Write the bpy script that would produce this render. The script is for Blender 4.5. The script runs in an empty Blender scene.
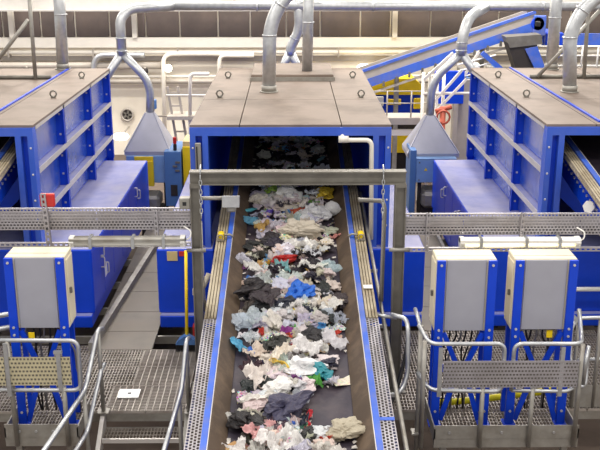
import bpy, math, random
from mathutils import Vector, Matrix, noise as mnoise

# ------------------------------------------------------------------ camera, world, lights, exposure
S = bpy.context.scene
COL = S.collection
CAM_H = 4.83
F_PX = 944.0
cd = bpy.data.cameras.new('camera')
cam = bpy.data.objects.new('camera', cd)
COL.objects.link(cam)
cd.sensor_fit = 'HORIZONTAL'
cd.sensor_width = 36.0
cd.lens = 36.0 * F_PX / 600.0
cd.clip_end = 200
cam.location = (0, 0, CAM_H)
cam.rotation_euler = (math.radians(90 - 17.077), 0, math.radians(-0.58))
S.camera = cam

W = bpy.data.worlds.new('hall_ambient')
S.world = W
W.use_nodes = True
W.node_tree.nodes['Background'].inputs[0].default_value = (1.0, 0.965, 0.93, 1)
W.node_tree.nodes['Background'].inputs[1].default_value = 0.62

def overhead_light(x, y, z, sx, sy, power, col=(1, .95, .88)):
    l = bpy.data.lights.new('overhead_light', 'AREA')
    l.shape = 'RECTANGLE'; l.size = sx; l.size_y = sy; l.energy = power; l.color = col
    o = bpy.data.objects.new('overhead_light', l); COL.objects.link(o)
    o.location = (x, y, z)
    return o
for X in (-6.5, 0, 6.5):
    overhead_light(X, 4.0, 9.0, 3.0, .7, 170)
    overhead_light(X, 11.0, 9.0, 3.0, .7, 150)
for X in (-3.5, 3.5):
    overhead_light(X, 18.6, 7.6, .5, .5, 300)
for X in (-9, -5.4, -1.8, 1.8, 5.4, 9):
    overhead_light(X, 21.6, 7.0, 1.2, .8, 150)  # unseen extra row, added to brighten the rear wall

S.view_settings.view_transform = 'Standard'
S.view_settings.look = 'None'
S.view_settings.gamma = 1.0
S.view_settings.use_curve_mapping = False
S.view_settings.exposure = 0.5

# ------------------------------------------------------------------ materials
def lin(c):
    c /= 255.0
    return c / 12.92 if c <= .04045 else ((c + .055) / 1.055) ** 2.4
def rgb(r, g, b): return (lin(r), lin(g), lin(b), 1)

def mat(name, c, rough=.5, metal=0.0, var=.12, scale=6.0, bump=0.0, dirt=None, dirt_amt=.5, dirt_scale=1.5, spec=.5, coat=0.0, bscale=None):
    m = bpy.data.materials.new(name); m.use_nodes = True
    nt = m.node_tree; N = nt.nodes; L = nt.links
    b = N['Principled BSDF']
    b.inputs['Roughness'].default_value = rough
    b.inputs['Metallic'].default_value = metal
    b.inputs['Specular IOR Level'].default_value = spec
    b.inputs['Coat Weight'].default_value = coat
    b.inputs['Coat Roughness'].default_value = .25
    col = rgb(*c)
    geo = N.new('ShaderNodeNewGeometry')
    nz = N.new('ShaderNodeTexNoise'); nz.inputs['Scale'].default_value = scale; nz.inputs['Detail'].default_value = 5
    L.new(geo.outputs['Position'], nz.inputs['Vector'])
    mr = N.new('ShaderNodeMapRange')
    mr.inputs['From Min'].default_value = .3; mr.inputs['From Max'].default_value = .7
    L.new(nz.outputs['Fac'], mr.inputs['Value'])
    mx = N.new('ShaderNodeMix'); mx.data_type = 'RGBA'
    mx.inputs[6].default_value = tuple(v * (1 - var) for v in col[:3]) + (1,)
    mx.inputs[7].default_value = tuple(min(1, v * (1 + var)) for v in col[:3]) + (1,)
    L.new(mr.outputs[0], mx.inputs[0])
    out = mx.outputs[2]
    if dirt:
        n2 = N.new('ShaderNodeTexNoise'); n2.inputs['Scale'].default_value = dirt_scale; n2.inputs['Detail'].default_value = 8
        n2.inputs['Roughness'].default_value = .65
        L.new(geo.outputs['Position'], n2.inputs['Vector'])
        m2 = N.new('ShaderNodeMapRange'); m2.inputs['From Min'].default_value = .45; m2.inputs['From Max'].default_value = .7
        m2.inputs['To Max'].default_value = dirt_amt
        L.new(n2.outputs['Fac'], m2.inputs['Value'])
        mx2 = N.new('ShaderNodeMix'); mx2.data_type = 'RGBA'
        L.new(m2.outputs[0], mx2.inputs[0]); L.new(out, mx2.inputs[6]); mx2.inputs[7].default_value = rgb(*dirt)
        out = mx2.outputs[2]
    L.new(out, b.inputs['Base Color'])
    if bump:
        n3 = N.new('ShaderNodeTexNoise'); n3.inputs['Scale'].default_value = bscale or scale * 4; n3.inputs['Detail'].default_value = 4
        L.new(geo.outputs['Position'], n3.inputs['Vector'])
        bp = N.new('ShaderNodeBump'); bp.inputs['Strength'].default_value = bump; bp.inputs['Distance'].default_value = .02
        L.new(n3.outputs['Fac'], bp.inputs['Height']); L.new(bp.outputs[0], b.inputs['Normal'])
    return m

M = {}
M['blue'] = mat('blue_paint', (8, 64, 204), .36, var=.06, dirt=(40, 70, 160), dirt_amt=.2, spec=.35)
M['blue_front'] = mat('blue_frame_painted_gloss', (52, 92, 200), .36, var=.07, dirt=(90, 104, 170), dirt_amt=.5)  # paler blue paints in the gloss of the front frame, besides some dust
M['blue_lit'] = mat('blue_panel_painted_reflection', (50, 88, 185), .24, var=.06, dirt=(140, 138, 165), dirt_amt=.7, dirt_scale=.9, coat=.7)  # lighter blue and pale blotches stand in for glossy reflections, besides dust
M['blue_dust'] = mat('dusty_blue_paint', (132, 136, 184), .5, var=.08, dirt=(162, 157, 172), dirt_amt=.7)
M['blue_rail'] = mat('blue_rail_paint', (60, 100, 200), .4, var=.1, dirt=(130, 120, 120), dirt_amt=.45, dirt_scale=5)
M['lightblue'] = mat('light_blue_paint', (120, 155, 200), .45, var=.06)
M['midblue'] = mat('mid_blue_paint', (78, 118, 172), .45, var=.06)
M['roof'] = mat('dusty_roof_sheet', (126, 111, 100), .6, .0, var=.10, scale=1.3, dirt=(88, 74, 62), dirt_amt=.75, dirt_scale=1.4)
M['edge'] = mat('bare_edge_steel', (205, 200, 195), .4, .3, var=.06)
M['galv'] = mat('galvanised_steel', (188, 190, 192), .38, .75, var=.12, scale=14)
M['galv_dull'] = mat('dull_galvanised_steel', (160, 157, 150), .5, .55, var=.14, scale=9, dirt=(120, 108, 92), dirt_amt=.5, dirt_scale=3)
M['grate'] = mat('grating_steel', (180, 172, 164), .5, .35, var=.15, scale=5, dirt=(112, 98, 84), dirt_amt=.6, dirt_scale=2)
M['plate'] = mat('floor_plate_steel', (118, 111, 102), .55, .2, var=.12, scale=4, dirt=(110, 98, 84), dirt_amt=.55, dirt_scale=2)
M['portal'] = mat('portal_steel', (122, 118, 110), .5, .45, var=.12, scale=7, dirt=(80, 74, 66), dirt_amt=.5, dirt_scale=3)
M['perf'] = mat('perforated_steel', (172, 168, 172), .42, .5, var=.1, scale=6, dirt=(140, 130, 120), dirt_amt=.4, dirt_scale=4)
M['perf_cream'] = mat('cream_perforated_steel', (206, 197, 164), .42, .35, var=.08, scale=5)
M['cover'] = mat('ribbed_guard_steel', (178, 166, 142), .55, .25, var=.14, scale=5, dirt=(118, 98, 68), dirt_amt=.7, dirt_scale=3)
M['belt'] = mat('rubber_belt', (48, 41, 54), .55, var=.15, scale=3, dirt=(84, 72, 74), dirt_amt=.6, dirt_scale=4, bump=.2)
M['skirt'] = mat('dirty_skirt_rubber', (84, 70, 58), .6, .15, var=.2, scale=3, dirt=(130, 110, 90), dirt_amt=.6, dirt_scale=4)
M['grey_panel'] = mat('grey_cabinet_door', (158, 158, 168), .45, var=.03)
M['cream'] = mat('cream_cabinet_paint', (226, 216, 190), .5, var=.05, dirt=(190, 175, 140), dirt_amt=.4)
M['white'] = mat('white_paint', (236, 234, 228), .45, var=.04)
M['yellow'] = mat('yellow_paint', (242, 206, 20), .45, var=.08)
M['hose'] = mat('yellow_hose_rubber', (236, 222, 20), .4, var=.06)
M['red'] = mat('red_paint', (190, 40, 34), .45, var=.1)
M['black'] = mat('black_plastic', (30, 29, 31), .5, var=.1)
M['dark'] = mat('dark_interior_steel', (46, 40, 38), .75, var=.2)
M['wall'] = mat('cream_wall_paint', (236, 228, 212), .7, var=.03, scale=1, dirt=(214, 202, 180), dirt_amt=.5, dirt_scale=.8)
M['wallband'] = mat('white_wall_band', (240, 234, 222), .6, var=.03)
M['wallpanel'] = mat('dark_wall_sheet', (98, 88, 84), .75, var=.12, scale=2, dirt=(120, 106, 98), dirt_amt=.6, dirt_scale=1.5)
M['steelbeam'] = mat('grey_roof_beam_paint', (186, 182, 176), .55, .1, var=.05)
M['floor'] = mat('dark_concrete', (96, 82, 72), .8, var=.15, scale=2, dirt=(70, 58, 50), dirt_amt=.6)
M['pipe'] = mat('grey_pipe_paint', (170, 162, 152), .5, .1, var=.06)
M['lightpipe'] = mat('light_pipe_paint', (226, 220, 208), .5, var=.04)
M['hoodgrey'] = mat('grey_extraction_sheet', (168, 168, 178), .45, .3, var=.05)
M['wood'] = mat('pale_board', (200, 180, 130), .6, var=.08)
M['rust'] = mat('rusty_orange_paint', (170, 76, 50), .55, var=.15)

def emissive(name, c, s):
    m = bpy.data.materials.new(name); m.use_nodes = True
    b = m.node_tree.nodes['Principled BSDF']
    b.inputs['Base Color'].default_value = (.9, .9, .88, 1)
    b.inputs['Emission Color'].default_value = rgb(*c)
    b.inputs['Emission Strength'].default_value = s
    return m
M['tube_on'] = emissive('lit_fluorescent_tube', (255, 236, 185), 1.7)
M['lamp_on'] = emissive('lit_lamp_lens', (255, 246, 225), 5)
M['signal_red'] = mat('red_signal_lens', (190, 30, 24), .3)

def glass_mat(name, c, alpha):
    m = bpy.data.materials.new(name); m.use_nodes = True
    b = m.node_tree.nodes['Principled BSDF']
    b.inputs['Base Color'].default_value = rgb(*c); b.inputs['Roughness'].default_value = .2
    b.inputs['Alpha'].default_value = alpha
    return m
M['diffuser'] = glass_mat('clear_lamp_cover', (235, 232, 220), .45)

def waste_mat(name, rough, printed=0.0, alpha=1.0, dirt=.35, trans=0.0):
    m = bpy.data.materials.new(name); m.use_nodes = True
    nt = m.node_tree; N = nt.nodes; L = nt.links
    b = N['Principled BSDF']; b.inputs['Roughness'].default_value = rough
    b.inputs['Alpha'].default_value = alpha
    oi = N.new('ShaderNodeObjectInfo'); tc = N.new('ShaderNodeTexCoord')
    add = N.new('ShaderNodeVectorMath'); add.operation = 'MULTIPLY_ADD'
    add.inputs[1].default_value = (1, 1, 1)
    cmb = N.new('ShaderNodeCombineXYZ')
    k = N.new('ShaderNodeMath'); k.operation = 'MULTIPLY'; k.inputs[1].default_value = 37
    L.new(oi.outputs['Random'], k.inputs[0])
    for i in range(3): L.new(k.outputs[0], cmb.inputs[i])
    L.new(tc.outputs['Object'], add.inputs[0]); L.new(cmb.outputs[0], add.inputs[2])
    out = oi.outputs['Color']
    if printed:
        v = N.new('ShaderNodeTexVoronoi'); v.inputs['Scale'].default_value = 11
        L.new(add.outputs[0], v.inputs['Vector'])
        hs = N.new('ShaderNodeHueSaturation'); hs.inputs['Saturation'].default_value = 1.3; hs.inputs['Value'].default_value = .8
        L.new(v.outputs['Color'], hs.inputs['Color'])
        n = N.new('ShaderNodeTexNoise'); n.inputs['Scale'].default_value = 7
        L.new(add.outputs[0], n.inputs['Vector'])
        mr = N.new('ShaderNodeMapRange'); mr.inputs['From Min'].default_value = .52; mr.inputs['From Max'].default_value = .54
        mr.inputs['To Max'].default_value = printed
        L.new(n.outputs['Fac'], mr.inputs['Value'])
        mx = N.new('ShaderNodeMix'); mx.data_type = 'RGBA'
        L.new(mr.outputs[0], mx.inputs[0]); L.new(out, mx.inputs[6]); L.new(hs.outputs[0], mx.inputs[7])
        out = mx.outputs[2]
    n2 = N.new('ShaderNodeTexNoise'); n2.inputs['Scale'].default_value = 13; n2.inputs['Detail'].default_value = 6
    L.new(add.outputs[0], n2.inputs['Vector'])
    m2 = N.new('ShaderNodeMapRange'); m2.inputs['From Min'].default_value = .48; m2.inputs['From Max'].default_value = .75
    m2.inputs['To Max'].default_value = dirt
    L.new(n2.outputs['Fac'], m2.inputs['Value'])
    mx2 = N.new('ShaderNodeMix'); mx2.data_type = 'RGBA'
    L.new(m2.outputs[0], mx2.inputs[0]); L.new(out, mx2.inputs[6]); mx2.inputs[7].default_value = rgb(120, 102, 84)
    L.new(mx2.outputs[2], b.inputs['Base Color'])
    if trans:
        tb = N.new('ShaderNodeBsdfTranslucent'); ms = N.new('ShaderNodeMixShader'); ms.inputs[0].default_value = trans
        L.new(mx2.outputs[2], tb.inputs['Color']); L.new(b.outputs[0], ms.inputs[1]); L.new(tb.outputs[0], ms.inputs[2])
        L.new(ms.outputs[0], N['Material Output'].inputs['Surface'])
    n3 = N.new('ShaderNodeTexNoise'); n3.inputs['Scale'].default_value = 26; n3.inputs['Detail'].default_value = 3
    L.new(add.outputs[0], n3.inputs['Vector'])
    bp = N.new('ShaderNodeBump'); bp.inputs['Strength'].default_value = .5; bp.inputs['Distance'].default_value = .02
    L.new(n3.outputs['Fac'], bp.inputs['Height']); L.new(bp.outputs[0], b.inputs['Normal'])
    return m
M['film'] = waste_mat('waste_film', .38, dirt=.22, trans=.25)
M['printed'] = waste_mat('waste_printed_film', .4, .85)
M['clear'] = waste_mat('waste_clear_film', .2, 0, .62, .2)
M['card'] = waste_mat('waste_cardboard', .8, .25)

# ------------------------------------------------------------------ mesh builder
V = Vector
WORLD = {}
def wloc(o): return WORLD.get(o.name, V((0, 0, 0)))

class MB:
    def __init__(s): s.v = []; s.f = []; s.s = []
    def add(s, vs, fs, smooth=False):
        n = len(s.v); s.v += [V(p) for p in vs]
        for f in fs: s.f.append([i + n for i in f]); s.s.append(smooth)
        return s
    def box(s, x0, x1, y0, y1, z0, z1):
        vs = [(x0, y0, z0), (x1, y0, z0), (x1, y1, z0), (x0, y1, z0), (x0, y0, z1), (x1, y0, z1), (x1, y1, z1), (x0, y1, z1)]
        return s.add(vs, [(0, 3, 2, 1), (4, 5, 6, 7), (0, 1, 5, 4), (1, 2, 6, 5), (2, 3, 7, 6), (3, 0, 4, 7)])
    def rbox(s, x0, x1, y0, y1, z0, z1, b=.01):
        # box with chamfered edges (24 vertices)
        b = min(b, (x1 - x0) * .45, (y1 - y0) * .45, (z1 - z0) * .45)
        c = V(((x0 + x1) / 2, (y0 + y1) / 2, (z0 + z1) / 2)); h = V(((x1 - x0) / 2, (y1 - y0) / 2, (z1 - z0) / 2))
        idx = {}; vs = []
        for sx in (-1, 1):
            for sy in (-1, 1):
                for sz in (-1, 1):
                    for a in range(3):
                        p = [h[0] - b, h[1] - b, h[2] - b]; p[a] = h[a]
                        idx[(sx, sy, sz, a)] = len(vs); vs.append((c.x + sx * p[0], c.y + sy * p[1], c.z + sz * p[2]))
        fs = []
        def fix(ids):
            ps = [V(vs[i]) for i in ids]; m = sum(ps, V()) / len(ps)
            n = (ps[1] - ps[0]).cross(ps[2] - ps[0])
            fs.append(ids if n.dot(m - c) > 0 else ids[::-1])
        for a in range(3):
            o = [i for i in range(3) if i != a]
            for sg in (-1, 1):
                ids = []
                for q in ((-1, -1), (1, -1), (1, 1), (-1, 1)):
                    k = [0, 0, 0]; k[a] = sg; k[o[0]] = q[0]; k[o[1]] = q[1]
                    ids.append(idx[(k[0], k[1], k[2], a)])
                fix(ids)
        for a in range(3):
            o = [i for i in range(3) if i != a]
            for q in ((-1, -1), (1, -1), (1, 1), (-1, 1)):
                e = []
                for sg in (-1, 1):
                    k = [0, 0, 0]; k[a] = sg; k[o[0]] = q[0]; k[o[1]] = q[1]
                    e.append((idx[(*k, o[0])], idx[(*k, o[1])]))
                fix([e[0][0], e[1][0], e[1][1], e[0][1]])
        for sx in (-1, 1):
            for sy in (-1, 1):
                for sz in (-1, 1): fix([idx[(sx, sy, sz, a)] for a in range(3)])
        return s.add(vs, fs)
    def bar(s, p, q, w, h, up=(0, 0, 1)):
        # rectangular bar from p to q; w across, h along 'up'
        p = V(p); q = V(q); d = (q - p).normalized(); u = V(up)
        x = d.cross(u)
        if x.length < 1e-4: x = d.cross(V((0, 1, 0)))
        x.normalize(); u = x.cross(d).normalized()
        vs = []
        for c in (p, q):
            for a, b in ((-1, -1), (1, -1), (1, 1), (-1, 1)): vs.append(c + x * (a * w / 2) + u * (b * h / 2))
        return s.add(vs, [(3, 2, 1, 0), (4, 5, 6, 7), (0, 1, 5, 4), (1, 2, 6, 5), (2, 3, 7, 6), (3, 0, 4, 7)])
    def prism(s, poly, axis, a, b):
        # extrude a 2D polygon along axis between a and b (remaining axes in order)
        def P(u, v, t):
            return {0: (t, u, v), 1: (u, t, v), 2: (u, v, t)}[axis]
        n = len(poly)
        vs = [P(u, v, a) for u, v in poly] + [P(u, v, b) for u, v in poly]
        fs = [list(range(n))[::-1], list(range(n, 2 * n))] + [(i, (i + 1) % n, n + (i + 1) % n, n + i) for i in range(n)]
        return s.add(vs, fs)
    def tube(s, pts, r, n=10, fillet=0.0, caps=True, closed=False, seg=5):
        pts = [V(p) for p in pts]
        if fillet > 0 and len(pts) > 2:
            rng = range(len(pts)) if closed else range(1, len(pts) - 1)
            new = [] if closed else [pts[0]]
            for i in rng:
                a, b, c = pts[i - 1], pts[i], pts[(i + 1) % len(pts)]
                u = (a - b); w = (c - b)
                t = min(fillet, u.length * .49, w.length * .49)
                p0 = b + u.normalized() * t; p1 = b + w.normalized() * t
                for k in range(seg + 1):
                    f = k / seg
                    new.append(p0 * (1 - f) ** 2 + b * 2 * f * (1 - f) + p1 * f * f)
            if not closed: new.append(pts[-1])
            pts = new
        m = len(pts)
        rs = r if isinstance(r, (list, tuple)) else [r] * m
        base = len(s.v); prev = None
        for i, p in enumerate(pts):
            if closed: d = (pts[(i + 1) % m] - pts[i - 1])
            else: d = (pts[min(i + 1, m - 1)] - pts[max(i - 1, 0)])
            d.normalize()
            if prev is None:
                x = d.cross(V((0, 0, 1)))
                if x.length < .05: x = d.cross(V((0, 1, 0)))
            else: x = prev - d * prev.dot(d)
            x.normalize(); prev = x; y = d.cross(x)
            for k in range(n):
                t = 2 * math.pi * k / n
                s.v.append(p + (x * math.cos(t) + y * math.sin(t)) * rs[i])
        for i in range(m if closed else m - 1):
            for k in range(n):
                a = base + i * n + k; b = base + i * n + (k + 1) % n
                j = (i + 1) % m
                c = base + j * n + (k + 1) % n; d = base + j * n + k
                s.f.append([a, b, c, d]); s.s.append(True)
        if caps and not closed:
            s.f.append([base + k for k in range(n)][::-1]); s.s.append(False)
            s.f.append([base + (m - 1) * n + k for k in range(n)]); s.s.append(False)
        return s
    def cyl(s, p, q, r, n=12): return s.tube([p, q], r, n)
    def perf(s, o, u, v, lu, lv, nu, nv, t=.004, fill_u=.35, fill_v=.45):
        # sheet with nu x nv holes: strips and bridges as thin boxes. o corner, u/v unit dirs
        o = V(o); u = V(u).normalized(); v = V(v).normalized(); n = u.cross(v)
        pu = lu / nu; pv = lv / nv
        def slab(a0, a1, b0, b1):
            vs = []
            for k in (-t / 2, t / 2):
                for a, b in ((a0, b0), (a1, b0), (a1, b1), (a0, b1)): vs.append(o + u * a + v * b + n * k)
            s.add(vs, [(0, 3, 2, 1), (4, 5, 6, 7), (0, 1, 5, 4), (1, 2, 6, 5), (2, 3, 7, 6), (3, 0, 4, 7)])
        for j in range(nv + 1):
            b0 = max(0, j * pv - pv * fill_v / 2); b1 = min(lv, j * pv + pv * fill_v / 2)
            slab(0, lu, b0, b1)
        for j in range(nv):
            b0 = j * pv + pv * fill_v / 2; b1 = (j + 1) * pv - pv * fill_v / 2
            off = 0 if j % 2 == 0 else .5
            for i in range(nu + 1):
                a = (i + off) * pu
                if a > lu: continue
                slab(max(0, a - pu * fill_u / 2), min(lu, a + pu * fill_u / 2), b0, b1)
        return s
    def build(s, name, m, parent=None, origin=None):
        if parent is not None: o0 = wloc(parent)
        elif origin is not None: o0 = V(origin)
        else:
            xs = [p.x for p in s.v]; ys = [p.y for p in s.v]; zs = [p.z for p in s.v]
            o0 = V(((min(xs) + max(xs)) / 2, (min(ys) + max(ys)) / 2, min(zs)))
        me = bpy.data.meshes.new(name)
        me.from_pydata([p - o0 for p in s.v], [], s.f)
        me.polygons.foreach_set('use_smooth', s.s)
        me.materials.append(M[m] if isinstance(m, str) else m)
        me.update()
        ob = bpy.data.objects.new(name, me); COL.objects.link(ob)
        WORLD[ob.name] = o0
        if parent is not None: ob.parent = parent
        else: ob.location = o0
        return ob

def tag(o, label=None, cat=None, group=None, kind=None):
    if label: o['label'] = label
    if cat: o['category'] = cat
    if group: o['group'] = group
    if kind: o['kind'] = kind
    return o
def thing(name, label, cat, loc, group=None):
    o = bpy.data.objects.new(name, None); COL.objects.link(o)
    o.empty_display_size = .1
    o.location = loc; WORLD[o.name] = V(loc)
    return tag(o, label, cat, group)
def struct(o, label=None): return tag(o, label, None, None, 'structure')
def part(name, m, parent, fn=None, **kw):
    b = MB(); fn(b); return b.build(name, m, parent)
def B(name, m, parent, *box, b=0.0):
    mb = MB()
    (mb.rbox(*box, b=b) if b else mb.box(*box))
    return mb.build(name, m, parent)
def T(name, m, parent, pts, r, n=10, fillet=0.0, **kw):
    return MB().tube(pts, r, n, fillet, **kw).build(name, m, parent)
def copy_tree(o, dx, parent=None):
    c = o.copy(); COL.objects.link(c)
    if parent is None:
        c.location.x += dx
        WORLD[c.name] = wloc(o) + V((dx, 0, 0))
    else:
        c.parent = parent; WORLD[c.name] = wloc(parent)
    for ch in list(o.children): copy_tree(ch, dx, c)
    return c

# ------------------------------------------------------------------ setting: floors and walls
ZL = -0.62      # lower floor
fl = struct(MB().box(-14, 14, 3, 24.2, ZL - .2, ZL).build('floor_lower', 'floor', None, (0, 12, ZL - .2)), 'dark concrete hall floor below the walkways')

deck = struct(MB().box(-3.9, -3.8, 9.02, 16, -.16, -.035).build('floor', 'galv_dull', None, (0, 0, 0)), 'steel grating walkway between the machines')
PANEL = {}
def grating(x0, x1, y0, y1, z=0.0, along='y', parent=deck, name='grating_panel'):
    key = (round(x1 - x0, 3), round(y1 - y0, 3), along)
    if key in PANEL:
        me = PANEL[key]
    else:
        b = MB(); w, d = key[0] - .008, key[1] - .008
        t = .03
        b.box(0, w, 0, .006, -t, 0); b.box(0, w, d - .006, d, -t, 0)
        b.box(0, .006, 0, d, -t, 0); b.box(w - .006, w, 0, d, -t, 0)
        p = .034
        if along == 'y':
            k = int(w / p)
            for i in range(1, k): b.box(i * w / k - .0035, i * w / k + .0035, .006, d - .006, -t, -.001)
            k = max(2, int(d / .066))
            for i in range(1, k): b.box(.006, w - .006, i * d / k - .004, i * d / k + .004, -.01, 0)
        else:
            k = int(d / p)
            for i in range(1, k): b.box(.006, w - .006, i * d / k - .0035, i * d / k + .0035, -t, -.001)
            k = max(2, int(w / .066))
            for i in range(1, k): b.box(i * w / k - .004, i * w / k + .004, .006, d - .006, -.01, 0)
        me = bpy.data.meshes.new(name)
        me.from_pydata(b.v, [], b.f); me.materials.append(M['grate']); me.update()
        PANEL[key] = me
    o = bpy.data.objects.new(name, me); COL.objects.link(o)
    o.parent = parent; o.location = V((x0, y0, z)) - wloc(parent)
    WORLD[o.name] = V((x0, y0, z))
    return o
# joists under the deck
jb = MB()
for y in (9.05, 9.75, 10.4, 11.05, 12.0, 13.0, 14.0, 15.0, 16.0):
    jb.box(-3.9, -1.02, y - .02, y + .02, -.13, -.032)
    jb.box(1.02, 3.9, y - .02, y + .02, -.13, -.032)
jb.build('joist', 'galv_dull', deck)
# left landing and aisle
for (x0, x1, y0, y1, al) in [
    (-1.98, -1.55, 9.02, 9.62, 'x'), (-1.55, -1.12, 9.02, 9.62, 'x'),
    (-2.45, -1.98, 9.02, 9.62, 'y'),
    (-2.45, -1.78, 9.62, 10.1, 'y'), (-1.78, -1.12, 9.62, 10.1, 'x'),
    (-2.45, -1.78, 10.1, 10.58, 'y'), (-1.78, -1.12, 10.1, 10.58, 'x'),
    (-3.8, -3.12, 9.02, 9.85, 'y'), (-3.12, -2.45, 9.02, 9.85, 'y'), (-3.8, -3.12, 9.85, 10.7, 'y'), (-3.12, -2.45, 9.85, 10.7, 'y')]:
    grating(x0, x1, y0, y1, 0, al)
y = 10.58
for d in (.55, .65, .75, .8, .85, .9, .95):
    o = MB().box(-2.48, -1.7, y + .006, y + d - .006, -.03, 0).build('floor_plate', 'plate', deck); y += d
# small inspection cover on the landing
B('inspection_plate', 'galv', deck, -1.9, -1.67, 9.30, 9.5, .001, .012)
B('lifting_slot', 'black', deck, -1.80, -1.76, 9.38, 9.42, .0115, .0135)
# right walkway
for i in range(4):
    x0 = 1.0 + i * .72
    for (y0, y1) in ((9.02, 9.72), (9.72, 10.42), (10.42, 11.12)):
        grating(x0, x0 + .72, y0, y1, 0, 'y')
y = 11.12
for d in (.8, .8, .8, .85, .9, .95):
    MB().box(1.7, 2.48, y + .006, y + d - .006, -.03, 0).build('floor_plate', 'plate', deck); y += d
# angled kerb beside the left aisle
MB().bar((-2.43, 10.55, .05), (-2.18, 14.6, .05), .07, .1).build('kerb', 'galv_dull', deck)
MB().bar((2.43, 11.1, .04), (2.44, 15.6, .04), .05, .08).build('kerb', 'galv_dull', deck)

wb = struct(MB().box(-12, 12, 24.0, 24.3, ZL - .2, 7.0).build('wall_back', 'wall', None, (0, 24.15, ZL - .2)), 'cream painted rear wall of the hall with a dark sheeted upper band')
edges = [-12, -10.7, -9.3, -8.0, -7.15, -6.2, -5.35, -4.5, -3.6, -2.75, -1.8, -1.0, -.1, .75, 1.75, 2.5, 3.5, 4.3, 5.2, 6.1, 7.0, 7.9, 8.9, 10.3, 12]
for a, b in zip(edges, edges[1:]):
    B('wall_sheet', 'wallpanel', wb, a + .02, b - .02, 23.94, 24.0, 2.40, 3.15, b=.015)
B('wall_band', 'wallband', wb, -12, 12, 23.9, 24.0, 2.14, 2.39)
B('wall_ledge', 'pipe', wb, -12, 12, 23.92, 24.0, 1.80, 1.93)
for X in (-6.9, -3.86, 2.6, 9.3, -10.0):
    B('column', 'lightpipe', wb, X - .06, X + .06, 23.80, 23.94, 2.39, 3.3)
bm_ = thing('roof_beam', 'long grey steel beam crossing above the dark wall sheets', 'beam', (0, 23.4, 3.1))
B('beam_web', 'steelbeam', bm_, -12, 12, 23.36, 23.44, 3.1, 3.62)
B('beam_flange', 'steelbeam', bm_, -12, 12, 23.2, 23.6, 3.08, 3.12)
for X in (-6.2, -1.4, 3.4, 8.2): B('stiffener', 'steelbeam', bm_, X, X + .03, 23.24, 23.36, 3.12, 3.6)

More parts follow.
